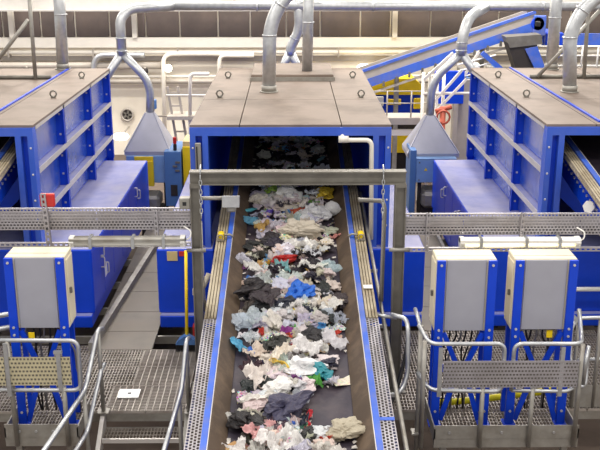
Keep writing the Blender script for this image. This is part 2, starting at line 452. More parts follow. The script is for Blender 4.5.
# ------------------------------------------------------------------ the three sorting machines
SP = 4.345
ZT = 2.63
Y0, Y1 = 11.3, 16.4
HW = 1.225
def machine(cx, label, roof_hatch):
    t = thing('sorting_machine', label, 'machine', (cx, Y0, 0), 'sorting machines in a row')
    def box(n, m, x0, x1, y0, y1, z0, z1, b=0.0, p=None):
        return B(n, m, p or t, cx + x0, cx + x1, y0, y1, z0, z1, b=b)
    # roof panels with open seams
    xs = [-HW, -.62, .62, HW]
    for i in range(3):
        for (a, b_) in ((Y0, 13.15), (13.15, Y1)):
            box('roof_panel', 'roof', xs[i] + (.006 if i else 0), xs[i + 1] - (.006 if i < 2 else 0), a + .005, b_ - .005, ZT - .03, ZT)
    box('roof_backing', 'dark', -HW + .02, HW - .02, Y0 + .02, Y1 - .02, ZT - .06, ZT - .031)
    # lifting eyes
    for X in (-1.0, 1.0):
        for Yy in (13.3, 15.2):
            e = T('lifting_eye', 'portal', t, [(cx + X + .045 * math.cos(a), Yy, ZT + .06 + .045 * math.sin(a)) for a in [k * math.pi / 4 for k in range(8)]], .012, 6, closed=True)
            B('eye_base', 'portal', e, cx + X - .03, cx + X + .03, Yy - .03, Yy + .03, ZT, ZT + .02)
    if roof_hatch:
        h = box('roof_hatch', 'roof', -.62, .68, 14.9, 16.3, ZT, ZT + .10, b=.01)
        box('hatch_front', 'galv_dull', -.64, .70, 14.87, 14.9, ZT, ZT + .06, p=h)
    # front frame: lintel and channel posts
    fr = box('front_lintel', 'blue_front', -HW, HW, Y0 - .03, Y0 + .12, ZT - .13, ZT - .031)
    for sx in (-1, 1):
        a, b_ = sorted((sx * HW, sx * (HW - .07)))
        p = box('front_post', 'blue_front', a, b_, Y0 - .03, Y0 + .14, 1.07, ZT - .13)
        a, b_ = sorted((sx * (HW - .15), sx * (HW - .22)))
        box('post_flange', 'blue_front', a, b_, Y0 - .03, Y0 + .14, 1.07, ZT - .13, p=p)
        a, b_ = sorted((sx * (HW - .07), sx * (HW - .15)))
        box('post_web', 'blue', a, b_, Y0 + .06, Y0 + .10, 1.07, ZT - .13, p=p)
        for k in range(4):
            z = 1.35 + k * .33
            box('bolt', 'edge', sx * (HW - .035) - .012, sx * (HW - .035) + .012, Y0 - .042, Y0 - .03, z, z + .024, b=.004, p=p)
    # side walls: deep ribs, rails and recessed panels
    ribs = [Y0 + .14, 12.92, 14.75, Y1 - .05]
    rails = [1.07, 1.45, 2.03, ZT - .06]
    for sx in (-1, 1):
        def xx(d0, d1): return sorted((sx * (HW - d0), sx * (HW - d1)))
        a, b_ = xx(.13, .16)
        w = box('side_wall', 'blue', a, b_, Y0 + .1, Y1, 1.0, ZT - .06)
        for i in range(3):
            for j in range(3):
                a, b_ = xx(.115, .13)
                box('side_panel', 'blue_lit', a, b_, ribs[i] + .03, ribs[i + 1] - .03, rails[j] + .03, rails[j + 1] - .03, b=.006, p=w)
        for Yr in ribs[1:]:
            a, b_ = xx(.0, .13)
            r_ = box('rib', 'blue', a, b_, Yr - .012, Yr + .012, 1.07, ZT - .03, p=w)
            a, b_ = xx(.0, .012)
            box('rib_flange', 'blue', a, b_, Yr - .05, Yr + .03, 1.07, ZT - .03, p=w)
            for z in (1.2, 1.35, 1.62, 1.88, 2.18, 2.46):
                a, b_ = xx(.055, .08)
                box('bolt', 'edge', a, b_, Yr - .02, Yr - .012, z, z + .025, p=w)
        for z in rails[1:3]:
            a, b_ = xx(.0, .13)
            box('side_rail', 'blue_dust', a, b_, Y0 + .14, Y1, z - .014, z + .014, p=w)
            a, b_ = xx(-.004, .012)
            box('rail_edge', 'edge', a, b_, Y0 + .14, Y1, z - .035, z + .035, p=w)
        a, b_ = xx(.0, .03)
        box('roof_edge', 'edge', a, b_, Y0 + .1, Y1, ZT - .075, ZT - .03, p=w)
    box('rear_wall', 'blue', -HW + .02, HW - .02, Y1 - .03, Y1, ZL, ZT - .06)
    return t
def side_cabinet(t, cx, sx, out, y1, handles, inner=.97):
    # long low cabinet along the machine's flank; top z = 1.07
    a, b_ = sorted((cx + sx * inner, cx + sx * out))
    c = B('side_cabinet', 'blue', t, a, b_, 11.2, y1, .22, 1.07, b=.012)
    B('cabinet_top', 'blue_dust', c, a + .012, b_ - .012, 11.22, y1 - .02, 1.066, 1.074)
    B('plinth', 'blue', c, a + .02, b_ - .02, 11.1, y1, .06, .22, b=.012)
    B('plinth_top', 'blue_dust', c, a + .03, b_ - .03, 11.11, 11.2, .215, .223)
    for q in (a + .1, b_ - .14):
        B('foot', 'black', c, q, q + .06, 11.2, 11.28, 0, .07)
        B('foot', 'black', c, q, q + .06, y1 - .2, y1 - .12, 0, .07)
    xo = cx + sx * out
    for (yy, zz) in handles:
        T('handle', 'edge', c, [(xo, yy, zz - .07), (xo + sx * .05, yy, zz - .07), (xo + sx * .05, yy, zz + .07), (xo, yy, zz + .07)], .011, 6, .02)
    yy = 11.9
    while yy < y1 - .3:   # door joints
        x0_, x1_ = sorted((xo, xo + sx * .004))
        B('door_leaf', 'blue', c, x0_, x1_, yy - .68, yy - .02, .26, 1.03)
        yy += .7
    return c
ml = machine(-SP, 'blue sorting machine with ribbed flank at the left edge, partly cut off', False)
mc = machine(0, 'blue sorting machine with beige roof straddling the waste conveyor', True)
mr = machine(SP, 'blue sorting machine with ribbed flank at the right edge, partly cut off', False)
hl = [(11.75, .88), (11.75, .72), (12.0, .56), (13.3, .88), (13.55, .80), (13.8, .7), (14.6, .9), (14.85, .8)]
side_cabinet(ml, -SP, 1, SP - 2.5, 16.1, hl, .3)
side_cabinet(mr, SP, -1, SP - 2.5, 16.1, hl, .3)
side_cabinet(mc, 0, 1, 1.68, 15.2, [(12.6, .8), (13.4, .8)])
side_cabinet(mc, 0, -1, 1.68, 15.2, [(12.6, .8), (13.4, .8)])
# paper tag hanging on the left cabinet's handle
tg = MB().box(-2.447, -2.445, 11.72, 11.86, .52, .68).build('paper_tag', 'white', None)
tag(tg, 'small white paper tag hanging from a handle of the left blue cabinet', 'tag')
# pneumatic bracket pipe at the centre machine's lintel
pb = thing('bent_pipe', 'cream bent pipe hooked over the lintel above the belt', 'pipe', (.75, 11.2, 1.2))
T('pipe_run', 'lightpipe', pb, [(.62, 11.26, 2.5), (.66, 11.2, 2.46), (.98, 11.2, 2.46), (1.0, 11.2, 1.2)], .028, 10, .08)
T('pipe_socket', 'lightpipe', pb, [(.58, 11.2, 2.47), (.7, 11.2, 2.47)], .042, 10)
ks = thing('box_sensor', 'grey sensor box on the left post of the central machine', 'sensor', (-1.12, 11.24, 1.9))
B('sensor_body', 'galv_dull', ks, -1.16, -1.09, 11.22, 11.27, 1.98, 2.42, b=.006)
B('sensor_slot', 'black', ks, -1.145, -1.13, 11.213, 11.221, 2.05, 2.38)

# ------------------------------------------------------------------ inclined belt conveyors
SL = .155
def zb(Y): return .56 + (Y - 7.25) * SL
U = V((0, 1, SL)).normalized()
def conveyor(cx, label, ya, yb, full=True, dzc=0.0):
    def zb(Y): return .56 + (Y - 7.25) * SL + dzc
    t = thing('belt_conveyor', label, 'conveyor', (cx, ya, ZL), 'belt conveyors feeding the machines')
    def slab(n, m, x0, x1, z0, z1, a=ya, b_=yb, p=None):
        mb = MB()
        vs = []
        for Y in (a, b_):
            for (x, z) in ((x0, z0), (x1, z0), (x1, z1), (x0, z1)): vs.append((cx + x, Y, zb(Y) + z))
        mb.add(vs, [(0, 1, 2, 3), (7, 6, 5, 4), (4, 5, 1, 0), (5, 6, 2, 1), (6, 7, 3, 2), (7, 4, 0, 3)])
        return mb.build(n, m, p or t)
    slab('belt', 'belt', -.60, .60, -.02, 0)
    slab('belt_return', 'belt', -.60, .60, -.30, -.28)
    for sx in (-1, 1):
        mb = MB()
        prof = [(.575, .004), (.715, .145), (.715, .165), (.70, .165), (.565, .012)]
        vs = []
        for Y in (ya, yb):
            for (x, z) in prof: vs.append((cx + sx * x, Y, zb(Y) + z))
        n = len(prof)
        mb.add(vs, [[i, (i + 1) % n, n + (i + 1) % n, n + i] for i in range(n)] + [list(range(n)), list(range(n, 2 * n))[::-1]])
        mb.build('skirt', 'skirt', t)
        a, b_ = sorted((sx * .715, sx * .775))
        r_ = slab('side_rail', 'blue_rail', a, b_, -.34, .17)
        a, b_ = sorted((sx * .709, sx * .716))
        slab('rail_lip', 'edge', a, b_, .14, .178, p=r_)
        a, b_ = sorted((sx * .775, sx * .785))
        slab('side_plate', 'blue', a, b_, -.32, .10, p=r_)
        for k in range(26):
            Y = ya + .2 + k * (yb - ya - .4) / 25
            for dz in (-.02, -.14):
                q0, q1 = sorted((cx + sx * .785, cx + sx * .80))
                if cx != 0 or Y > 9.9:
                    B('bolt', 'edge', r_, q0, q1, Y, Y + .03, zb(Y) + dz, zb(Y) + dz + .03)
        # guard over the edge: ribbed cover higher up, perforated cover lower down
        ysplit = 9.15 if full else ya
        for i in range(4):
            a, b_ = sorted((sx * (.785 + i * .033), sx * (.785 + i * .033 + .024)))
            slab('cover_rib', 'cover', a, b_, .11, .155, ysplit, yb)
        a, b_ = sorted((sx * .78, sx * .915))
        slab('cover_base', 'cover', a, b_, .09, .112, ysplit, yb)
        if full:
            L_ = (ysplit - ya) / U.y
            x0 = sx * .778
            mb = MB().perf((cx + x0, ya, zb(ya) + .14), U, (sx, 0, 0), L_, .13, int(L_ / .042), 4, .004, .34, .36)
            pc = mb.build('perforated_cover', 'perf', t)
            pc['kind'] = 'stuff'
            a, b_ = sorted((sx * .905, sx * .912))
            slab('cover_flange', 'perf', a, b_, -.02, .142, ya, ysplit)
            for Yc in ((7.45,) if sx > 0 else ()):
                a, b_ = sorted((sx * .775, sx * .912))
                slab('cover_strap', 'blue_rail', a, b_, .143, .147, Yc, Yc + .045)
    for Y in ([6.6, 8.2, 9.8, 11.6] if full else [12.4]):
        for sx in (-1, 1):
            z0 = ZL if full or sx * cx > 0 else 1.075
            B('support_leg', 'blue', t, cx + sx * .7 - .04, cx + sx * .7 + .04, Y, Y + .08, z0, zb(Y) - .3)
        B('cross_member', 'blue', t, cx - .7, cx + .7, Y, Y + .08, zb(Y) - .42, zb(Y) - .34)
    if full:
        for k in range(14):
            Y = ya + .3 + k * .8
            if Y < yb: T('roller', 'galv_dull', t, [(cx - .7, Y, zb(Y) - .07), (cx + .7, Y, zb(Y) - .07)], .045, 8)
    return t
conveyor(0, 'long inclined belt conveyor carrying mixed waste into the central machine', 5.2, 16.2)
conveyor(-SP, 'blue sided conveyor inside the left machine opening', 9.6, 13.4, False, .84)
conveyor(SP, 'blue sided conveyor inside the right machine opening', 9.6, 13.4, False, .84)
hn = thing('hexagonal_sensor', 'pale hexagonal sensor bolted to the conveyor plate in the right machine', 'sensor', (3.52, 10.62, 1.62))
MB().tube([(3.535, 10.62, 1.78), (3.47, 10.55, 1.80)], .075, 6).build('sensor_face', 'white', hn)
MB().tube([(3.56, 10.63, 1.78), (3.53, 10.62, 1.78)], .03, 8).build('sensor_stem', 'galv_dull', hn)

# conduits running along the right of the belt
cg = thing('conduit_pipe', 'grey conduit pipe running down beside the right edge of the belt', 'pipe', (.98, 9.0, .5))
T('pipe_run', 'galv_dull', cg, [(1.0, 6.2, zb(6.2) + .02), (.985, 9.4, zb(9.4) + .03), (.96, 11.2, zb(11.2) + .1), (.95, 12.4, zb(12.4) + .12)], .022, 8, .1)
for Y in (6.8, 8.0, 9.2, 10.4): 
    B('pipe_clip', 'galv', cg, .905, 1.012, Y, Y + .04, zb(Y) + .0, zb(Y) + .03)
for sx, lab in ((-1, 'left'), (1, 'right')):
    es = thing('pull_cord_switch', 'yellow emergency pull cord switch on the %s guard of the belt' % lab, 'switch', (sx * .85, 10.95, zb(10.95) + .155))
    Y = 10.95; z = zb(Y) + .155
    B('switch_body', 'yellow', es, sx * .85 - .035, sx * .85 + .035, Y - .05, Y + .05, z, z + .09, b=.012)
    T('switch_arm', 'galv_dull', es, [(sx * .85, Y, z + .05), (sx * .74, Y, z + .06), (sx * .70, Y, z + .03)], .014, 6)
    T('eye_ring', 'galv_dull', es, [(sx * .85 + .03 * math.cos(a), Y - .08, z + .05 + .03 * math.sin(a)) for a in [k * math.pi / 4 for k in range(8)]], .007, 5, closed=True)
    B('switch_plate', 'galv_dull', es, sx * .85 - .05, sx * .85 + .05, Y - .07, Y + .07, z - .002, z + .006)
lb = MB().box(.80, .90, 9.72, 9.82, zb(9.77) + .158, zb(9.77) + .166).build('paper_label', 'white', None)
tag(lb, 'white paper label stuck on the right ribbed guard of the belt', 'label')
lamp_s = thing('sensor_lamp', 'small grey floodlight on an arm over the left edge of the belt', 'lamp', (-.66, 9.7, 2.0))
T('arm', 'galv_dull', lamp_s, [(-1.12, 9.52, 2.2), (-.6, 9.6, 2.18)], .022, 8)
MB().prism([(9.52, 2.1), (9.66, 2.13), (9.66, 2.19), (9.52, 2.22)], 0, -.72, -.54).build('lamp_head', 'galv', lamp_s)
B('lamp_hood', 'galv_dull', lamp_s, -.68, -.58, 9.56, 9.68, 2.03, 2.1, b=.02)
pa = thing('pipe_bracket', 'grey bent pipe bracket reaching over the right guard of the belt', 'bracket', (1.0, 9.7, 1.0))
T('bracket_pipe', 'galv_dull', pa, [(.72, 9.7, 2.13), (.98, 9.68, 2.12), (1.0, 9.66, 2.05), (.985, 9.62, 1.0)], .024, 8, .06)

# ------------------------------------------------------------------ portal frame over the belt
PY = 9.5
pf = thing('portal_frame', 'grey steel portal frame spanning the belt in front of the central machine', 'frame', (0.07, PY, 0))
bmm = MB()
bmm.box(-1.045, 1.195, PY - .06, PY + .06, 2.485, 2.5); bmm.box(-1.045, 1.195, PY - .06, PY + .06, 2.36, 2.375); bmm.box(-1.045, 1.195, PY - .008, PY + .03, 2.375, 2.485)
bmm.build('beam', 'portal', pf)
for x0, x1 in ((-1.045, -.945), (1.085, 1.20)):
    mb = MB(); mb.box(x0, x0 + .012, PY - .06, PY + .06, 0, 2.36); mb.box(x1 - .012, x1, PY - .06, PY + .06, 0, 2.36); mb.box(x0 + .012, x1 - .012, PY - .02, PY + .01, 0, 2.36)
    p = mb.build('post', 'portal', pf)
    B('base_plate', 'portal', p, x0 - .06, x1 + .06, PY - .12, PY + .12, 0, .015)
    c = T('post_clamp', 'galv_dull', p, [(x0 - .05, PY - .08, 1.66), (x1 + .05, PY - .08, 1.66)], .022, 8)
    B('end_plate', 'portal', p, x0, x1, PY - .065, PY - .05, 2.33, 2.36)
B('side_socket', 'galv_dull', pf, -1.16, -1.045, PY - .05, PY + .05, 2.1, 2.22, b=.008)
B('socket_bore', 'black', pf, -1.125, -1.085, PY - .053, PY - .05, 2.14, 2.18)
def chain(x, y, z0, z1, label):
    t = thing('hanging_chain', label, 'chain', (x, y, z0), 'chains hanging from the portal beam')
    n = int((z0 - z1) / .05)
    for k in range(n):
        z = z0 - k * .05
        pts = []
        for a in range(8):
            u = .014 * math.cos(a * math.pi / 4); w = .034 * math.sin(a * math.pi / 4)
            pts.append((x + (u if k % 2 else 0), y + (0 if k % 2 else u), z + w))
        T('link', 'galv', t, pts, .006, 5, closed=True)
    T('hook', 'galv', t, [(x, y, z0 + .03), (x, y + .02, z0 + .1), (x, y + .07, z0 + .12)], .009, 6, .03)
    T('pull_rope', 'galv_dull', t, [(x, y, z1), (x + .01, y, .95)], .006, 5)
    return t
chain(-.93, PY - .075, 2.44, 1.98, 'chain hanging from the left end of the portal beam')
chain(.955, PY - .075, 2.44, 1.98, 'chain hanging from the right end of the portal beam')

# ------------------------------------------------------------------ cable trays with slotted struts, lamps
def slotted(mb_parent, name, p, q, w=.041):
    p = V(p); q = V(q)
    mb = MB()
    d = (q - p).normalized(); L_ = (q - p).length
    n = max(2, int(L_ / .055))
    horizontal = abs(d.x) > .5
    v = V((0, 0, 1)) if horizontal else V((1, 0, 0))
    o = p - v * (w / 2)
    mb.perf(o, d, v, L_, w, n, 1, .004, .45, .55)
    fwd = V((0, .03, 0))
    for s in (0, 1):
        e = o + v * (w * s) + V((0, .018, 0))
        mb.bar(e, e + d * L_, .003 if not horizontal else .036, .003 if horizontal else .036, (0, 1, 0) if not horizontal else (0, 0, 1))
    return mb.build(name, 'perf', mb_parent)
def cable_tray(x0, x1, zt, label):
    t = thing('cable_tray', label, 'cable tray', ((x0 + x1) / 2, PY, zt - .4))
    h = .225
    L_ = x1 - x0
    s_ = MB().perf((x0, PY - .03, zt - h), (1, 0, 0), (0, 0, 1), L_, h, int(L_ / .036), 7, .003, .38, .5).build('perforated_side', 'perf', t)
    s_['kind'] = 'stuff'
    B('top_lip', 'perf', t, x0, x1, PY - .03, PY - .005, zt - .006, zt + .006)
    B('bottom_lip', 'perf', t, x0, x1, PY - .03, PY + .03, zt - h - .006, zt - h + .004)
    xk = x0
    while xk < x1 - .2:     # joined sheet lengths
        w = min(.62, x1 - xk)
        B('backing_sheet', 'perf', t, xk + .004, xk + w - .004, PY + .03, PY + .034, zt - h, zt - .05)
        xk += .62
    for k in range(3):
        T('cable', 'black', t, [(x0 + .02, PY + .005, zt - h + .02 + k * .02), (x1, PY + .005, zt - h + .025 + k * .02)], .009, 6)
    slotted(t, 'lower_strut', (x0 + .01, PY - .06, zt - .385), (x1, PY - .06, zt - .385))
    return t
tl = cable_tray(-3.9, -1.05, 2.105, 'perforated cable tray left of the portal frame above the left cabinet')
slotted(tl, 'upright_strut', (-2.535, PY - .075, 1.70), (-2.56, PY - .075, 2.28), .05)
slotted(tl, 'upright_strut', (-1.40, PY - .075, 1.70), (-1.41, PY - .075, 2.10), .035)
tr = cable_tray(1.205, 3.9, 2.035, 'perforated cable tray right of the portal frame above the twin cabinets')
for X in (1.43, 2.42): slotted(tr, 'upright_strut', (X, PY - .075, 1.63), (X + .01, PY - .075, 2.06), .035)
rf = MB().rbox(-2.60, -2.45, PY - .06, PY + .0, 2.13, 2.27, b=.01).build('reflector_plate', 'red', None)
tag(rf, 'red plate behind the left slotted upright above the cable tray', 'plate')
def batten(x0, x1, z, lit, label):
    t = thing('fluorescent_lamp', label, 'lamp', ((x0 + x1) / 2, PY - .1, z - .06), 'fluorescent lamps under the cable trays')
    ya_, yb_ = PY - .20, PY - .08
    MB().prism([(ya_, z + .03), (yb_, z + .03), (yb_, z + .06), (yb_ - .03, z + .075), (ya_ + .03, z + .075), (ya_, z + .06)], 0, x0, x1).build('housing', 'galv_dull' if not lit else 'white', t)
    for k in (0, 1):
        T('tube', 'tube_on' if lit else 'white', t, [(x0 + .06, ya_ + .03 + k * .06, z), (x1 - .06, ya_ + .03 + k * .06, z)], .014, 8)
    mb = MB()
    n = 8; pts = []
    for k in range(n + 1):
        a = math.pi * k / n
        pts.append(((ya_ + yb_) / 2 - .06 * math.cos(a), z + .03 - .07 * math.sin(a)))
    vs = [(x0 + .02, y_, z_) for y_, z_ in pts] + [(x1 - .02, y_, z_) for y_, z_ in pts]
    mb.add(vs, [(i, i + 1, n + 2 + i, n + 1 + i) for i in range(n)], True)
    mb.build('cover', 'diffuser', t)
    for X in (x0, x1 - .05):
        MB().prism([(ya_ - .004, z + .03), (ya_ + .02, z - .03), (yb_ - .02, z - .03), (yb_ + .004, z + .03), (yb_ - .02, z + .08), (ya_ + .02, z + .08)], 0, X, X + .05).build('end_cap', 'white', t)
    n_ = int((x1 - x0 - .3) / .045)
    for X in (x0 + .22, x0 + .55 * (x1 - x0), x1 - .22):
        B('clip', 'galv', t, X - .015, X + .015, ya_ - .008, yb_ + .01, z - .04, z + .082)
    T('supply_cable', 'white', t, [(x1, PY - .12, z + .03), (x1 + .05, PY - .12, z + .05), (x1 + .06, PY - .10, z + .12), (x1 - .02, PY - .06, z + .16)], .008, 6, .03)
    return t
batten(1.76, 3.02, 1.735, True, 'lit fluorescent lamp hanging over the two right cabinets')
batten(-2.30, -1.10, 1.76, False, 'unlit fluorescent lamp under the left cable tray')

# ------------------------------------------------------------------ control cabinets on blue stands
def cabinet(x0, x1, z0, z1, clab, slab_, side, yfront=8.7, dz=0.0):
    g = 'grey control cabinets on blue stands'
    c = thing('control_cabinet', clab, 'cabinet', ((x0 + x1) / 2, yfront + .2, z0), g)
    body = B('body', 'cream', c, x0, x1, yfront + .03, yfront + .33, z0, z1, b=.008)
    w = x1 - x0
    B('door', 'grey_panel', c, x0 + .10, x1 - .10, yfront + .012, yfront + .03, z0 + .01, z1 - .01, b=.004)
    B('top_seam', 'galv_dull', c, x0 + .01, x1 - .01, yfront + .12, yfront + .13, z1, z1 + .002)
    sx = x1 if side > 0 else x0
    a, b_ = sorted((sx, sx + side * .01))
    B('side_door', 'cream', c, a, b_, yfront + .06, yfront + .30, z0 + .05, z1 - .05, b=.003)
    a, b_ = sorted((sx + side * .01, sx + side * .035))
    B('latch', 'portal', c, a, b_, yfront + .09, yfront + .12, (z0 + z1) / 2 - .03, (z0 + z1) / 2 + .03, b=.005)
    rnd = random.Random(int((x0 + 9) * 10))
    for k in range(7):
        x = x0 + .12 + k * (w - .24) / 6
        xe = x + rnd.uniform(-.12, .12)
        T('cable', 'black' if k % 3 else 'galv_dull', c, [(x, yfront + .15, z0 + .01), (x + rnd.uniform(-.03, .03), yfront + .15, z0 - .12), (xe, yfront + .2 + rnd.uniform(0, .1), z0 - .3), (xe + rnd.uniform(-.1, .1), yfront + .28, .5), (xe, yfront + .3, .02)], .010, 6, .1)
        B('gland', 'black', c, x - .018, x + .018, yfront + .132, yfront + .168, z0 - .03, z0)
    s = thing('cabinet_stand', slab_, 'stand', ((x0 + x1) / 2, yfront, dz), 'blue stands under the control cabinets')
    for X in (x0, x1 - .085):
        u = MB(); u.rbox(X, X + .085, yfront - .02, yfront + .012, dz, z1 - .005, b=.004); u.box(X, X + .012, yfront + .012, yfront + .03, dz + .02, z0)
        up = u.build('upright', 'blue', s)
        for z in (z1 - .05, z0 + .03, z0 - .05, dz + .16):
            MB().tube([(X + .042, yfront - .03, z), (X + .042, yfront - .02, z)], .014, 6).build('bolt', 'edge', up)
        B('foot_plate', 'blue', up, X - .02, X + .105, yfront - .06, yfront + .09, dz, dz + .012)
    xm = (x0 + x1) / 2
    for (xa, xb) in ((x0 + .10, xm - .03), (x1 - .10, xm + .03)):
        MB().bar((xa, yfront + .01, dz + .05), (xb, yfront + .01, dz + .62), .05, .03, (0, 1, 0)).build('lower_brace', 'blue', s)
        MB().bar((xb, yfront + .025, dz + .62), (xa, yfront + .025, z0 - .02), .05, .03, (0, 1, 0)).build('upper_brace', 'blue', s)
    B('cross_bar', 'blue', s, x0 + .02, x1 - .02, yfront + .028, yfront + .05, dz + .58, dz + .66)
    # rear legs
    for X in (x0 + .02, x1 - .07):
        B('rear_leg', 'blue', s, X, X + .05, yfront + .27, yfront + .31, dz, z0)
    return c
cabinet(-2.80, -2.215, 1.07, 1.83, 'grey fronted control cabinet standing alone left of the stairs', 'blue steel stand carrying the left control cabinet', 1, 8.72, .0)
cabinet(1.43, 2.02, 1.03, 1.795, 'grey fronted control cabinet nearer the belt of the right pair', 'blue steel stand of the right pair, nearer the belt', -1)
cabinet(2.20, 2.815, 1.04, 1.795, 'grey fronted control cabinet farther from the belt of the right pair', 'blue steel stand of the right pair, farther from the belt', -1)
for (X, z, lab) in ((-2.60, 1.0, 'left control cabinet'), (2.60, 1.0, 'outer right control cabinet')):
    tg = MB().rbox(X - .03, X + .03, 8.735, 8.745, z - .05, z + .03, b=.002).build('yellow_tag', 'yellow', None)
    tag(tg, 'small yellow tag hanging below the ' + lab, 'tag')

# ------------------------------------------------------------------ raised platforms with guardrails
def platform(x0, x1, y0, y1, label):
    t = thing('grating_platform', label, 'platform', ((x0 + x1) / 2, y0, ZL), 'grating platforms under the cabinets')
    B('toe_board', 'galv_dull', t, x0, x1, y0, y0 + .012, .03, .175)
    B('edge_beam', 'galv_dull', t, x0, x1, y0 + .005, y0 + .05, -.07, .028)
    for X in (x0, x1 - .012): B('toe_board', 'galv_dull', t, X, X + .012, y0, y1, .0, .14)
    n = max(1, round((x1 - x0) / .7)); w = (x1 - x0) / n
    for i in range(n): grating(x0 + i * w, x0 + (i + 1) * w, y0 + .055, y1, 0, 'y', t)
    for X in (x0 + .08, x1 - .14):
        B('support_leg', 'galv_dull', t, X, X + .06, y0 + .06, y0 + .12, ZL, -.03)
    for k in range(3):
        X = x0 + .15 + k * (x1 - x0 - .4) / 2
        MB().tube([(X, y0 - .01, .10), (X, y0, .10)], .015, 6).build('bolt', 'galv', t)
    return t
platform(1.42, 2.86, 8.35, 9.02, 'grating platform with steel toe board under the two right cabinets')
platform(-2.86, -2.13, 8.42, 9.02, 'grating platform with steel toe board under the left cabinet')

RR = .021
gr = thing('guardrail', 'tubular guardrail with perforated panel in front of the two right cabinets', 'guardrail', (2.1, 8.35, -.05))
Yg = 8.33
T('rail_loop', 'galv', gr, [(1.26, 8.6, 1.15), (1.33, Yg, 1.07), (2.06, Yg, 1.07), (2.06, Yg, .56), (1.35, Yg, .58), (1.26, 8.55, .66)], RR, 10, .09)
T('rail_loop', 'galv', gr, [(2.15, Yg, .57), (2.15, Yg, 1.07), (2.80, Yg, 1.065), (2.86, 8.55, 1.06), (2.88, 8.75, 1.25)], RR, 10, .09)
T('lower_rail', 'galv', gr, [(2.15, Yg, .57), (2.70, Yg, .56), (2.76, Yg, .60)], RR * .9, 8, .05)
T('corner_rail', 'galv', gr, [(2.86, Yg + .03, .62), (2.86, Yg + .02, .9), (2.93, 8.5, .98), (2.93, 8.5, .7), (2.90, 8.42, .58), (2.82, 8.40, .56)], RR, 8, .06)
for (X, z1) in ((1.285, 1.10), (1.87, .60), (2.36, .60), (2.81, 1.06)):
    T('post', 'galv_dull', gr, [(X, Yg, -.05), (X, Yg, z1)], .024, 8)
B('panel_post', 'galv', gr, 1.42, 1.46, Yg - .03, Yg - .01, .52, 1.04)
B('panel_post', 'galv', gr, 2.60, 2.64, Yg - .03, Yg - .01, .52, 1.04)
pp = MB().perf((1.47, Yg - .03, .62), (1, 0, 0), (0, 0, 1), 1.31, .27, 40, 7, .003, .42, .5).build('perforated_panel', 'perf', gr)
pp['kind'] = 'stuff'
B('panel_back', 'portal', gr, 1.47, 2.78, Yg - .024, Yg - .02, .62, .89)
B('panel_top_edge', 'perf', gr, 1.46, 2.79, Yg - .032, Yg - .022, .885, .90)
# side guardrail by the belt
g2 = thing('guardrail', 'tall tubular guardrail beside the belt, left of the right platform', 'guardrail', (1.2, 8.6, -.05))
T('rail_loop', 'galv', g2, [(1.02, 8.9, 1.14), (1.16, 8.8, 1.14), (1.17, 8.7, 1.06), (1.17, 8.62, .62), (1.12, 8.55, .5), (1.06, 8.5, .45)], RR * 1.1, 10, .08)
T('post', 'galv_dull', g2, [(1.285, 8.62, -.6), (1.285, 8.62, 1.14)], .024, 8)
T('rail_stub', 'galv', g2, [(.85, 9.3, .98), (1.12, 9.26, .95)], RR, 8)
B('rail_foot', 'galv_dull', g2, 1.23, 1.34, 8.56, 8.68, -.05, -.035)
T('hand_loop', 'galv', g2, [(1.285, 8.62, 1.10), (1.26, 8.70, 1.20), (1.26, 8.9, 1.20)], RR, 8, .05)
T('black_hose', 'black', g2, [(1.18, 8.75, .95), (1.14, 8.7, .7), (1.06, 8.6, .45), (1.0, 8.5, .35)], .02, 8, .1)
# right far corner rails
g3 = thing('guardrail', 'bent tubular rails at the right edge of the picture behind the right platform', 'guardrail', (3.2, 8.9, -.05))
T('rail_loop', 'galv', g3, [(3.9, 9.1, 1.03), (2.98, 9.05, 1.03), (2.90, 9.0, .95), (2.88, 8.9, .62), (2.95, 8.85, .5)], RR, 10, .08)
MB().bar((2.70, 9.0, 1.26), (2.94, 8.95, 1.04), .05, .02, (0, 1, 0)).build('flat_bracket', 'galv', g3)
for X in (2.99, 3.22): T('post', 'galv_dull', g3, [(X, 9.06, 0), (X, 9.06, 1.03)], .022, 8)
T('mid_rail', 'galv', g3, [(2.99, 9.06, .55), (3.9, 9.12, .55)], RR, 8)
MB().box(3.0, 3.9, 9.05, 9.062, .0, .26).build('toe_board', 'galv_dull', g3)
g4 = thing('guardrail', 'tubular guardrail with perforated panel in front of the left cabinet', 'guardrail', (-2.5, 8.42, -.05))
Yl = 8.40
T('rail_loop', 'galv', g4, [(-3.3, Yl, 1.10), (-2.06, Yl, 1.09), (-2.06, Yl, .56), (-3.3, Yl, .57)], RR, 10, .09)
for X in (-2.74, -2.23):
    T('post', 'galv_dull', g4, [(X, Yl, -.05), (X, Yl, 1.09 if X < -2.5 else .60)], .024, 8)
pp = MB().perf((-2.74, Yl - .03, .63), (1, 0, 0), (0, 0, 1), .60, .30, 17, 7, .003, .42, .5).build('perforated_panel', 'perf_cream', g4)
pp['kind'] = 'stuff'
MB().perf((-3.4, Yl - .03, .63), (1, 0, 0), (0, 0, 1), .62, .30, 17, 7, .003, .42, .5).build('perforated_panel', 'perf_cream', g4)['kind'] = 'stuff'
B('panel_back', 'portal', g4, -2.74, -2.14, Yl - .024, Yl - .02, .63, .93)
B('panel_back', 'portal', g4, -3.4, -2.78, Yl - .024, Yl - .02, .63, .93)
B('panel_clamp', 'galv', g4, -2.27, -2.23, Yl - .05, Yl - .03, .58, .98)
B('panel_clamp', 'galv', g4, -2.77, -2.73, Yl - .05, Yl - .03, .52, 1.08)
B('clamp_head', 'galv', g4, -2.29, -2.21, Yl - .055, Yl - .02, .97, 1.0)
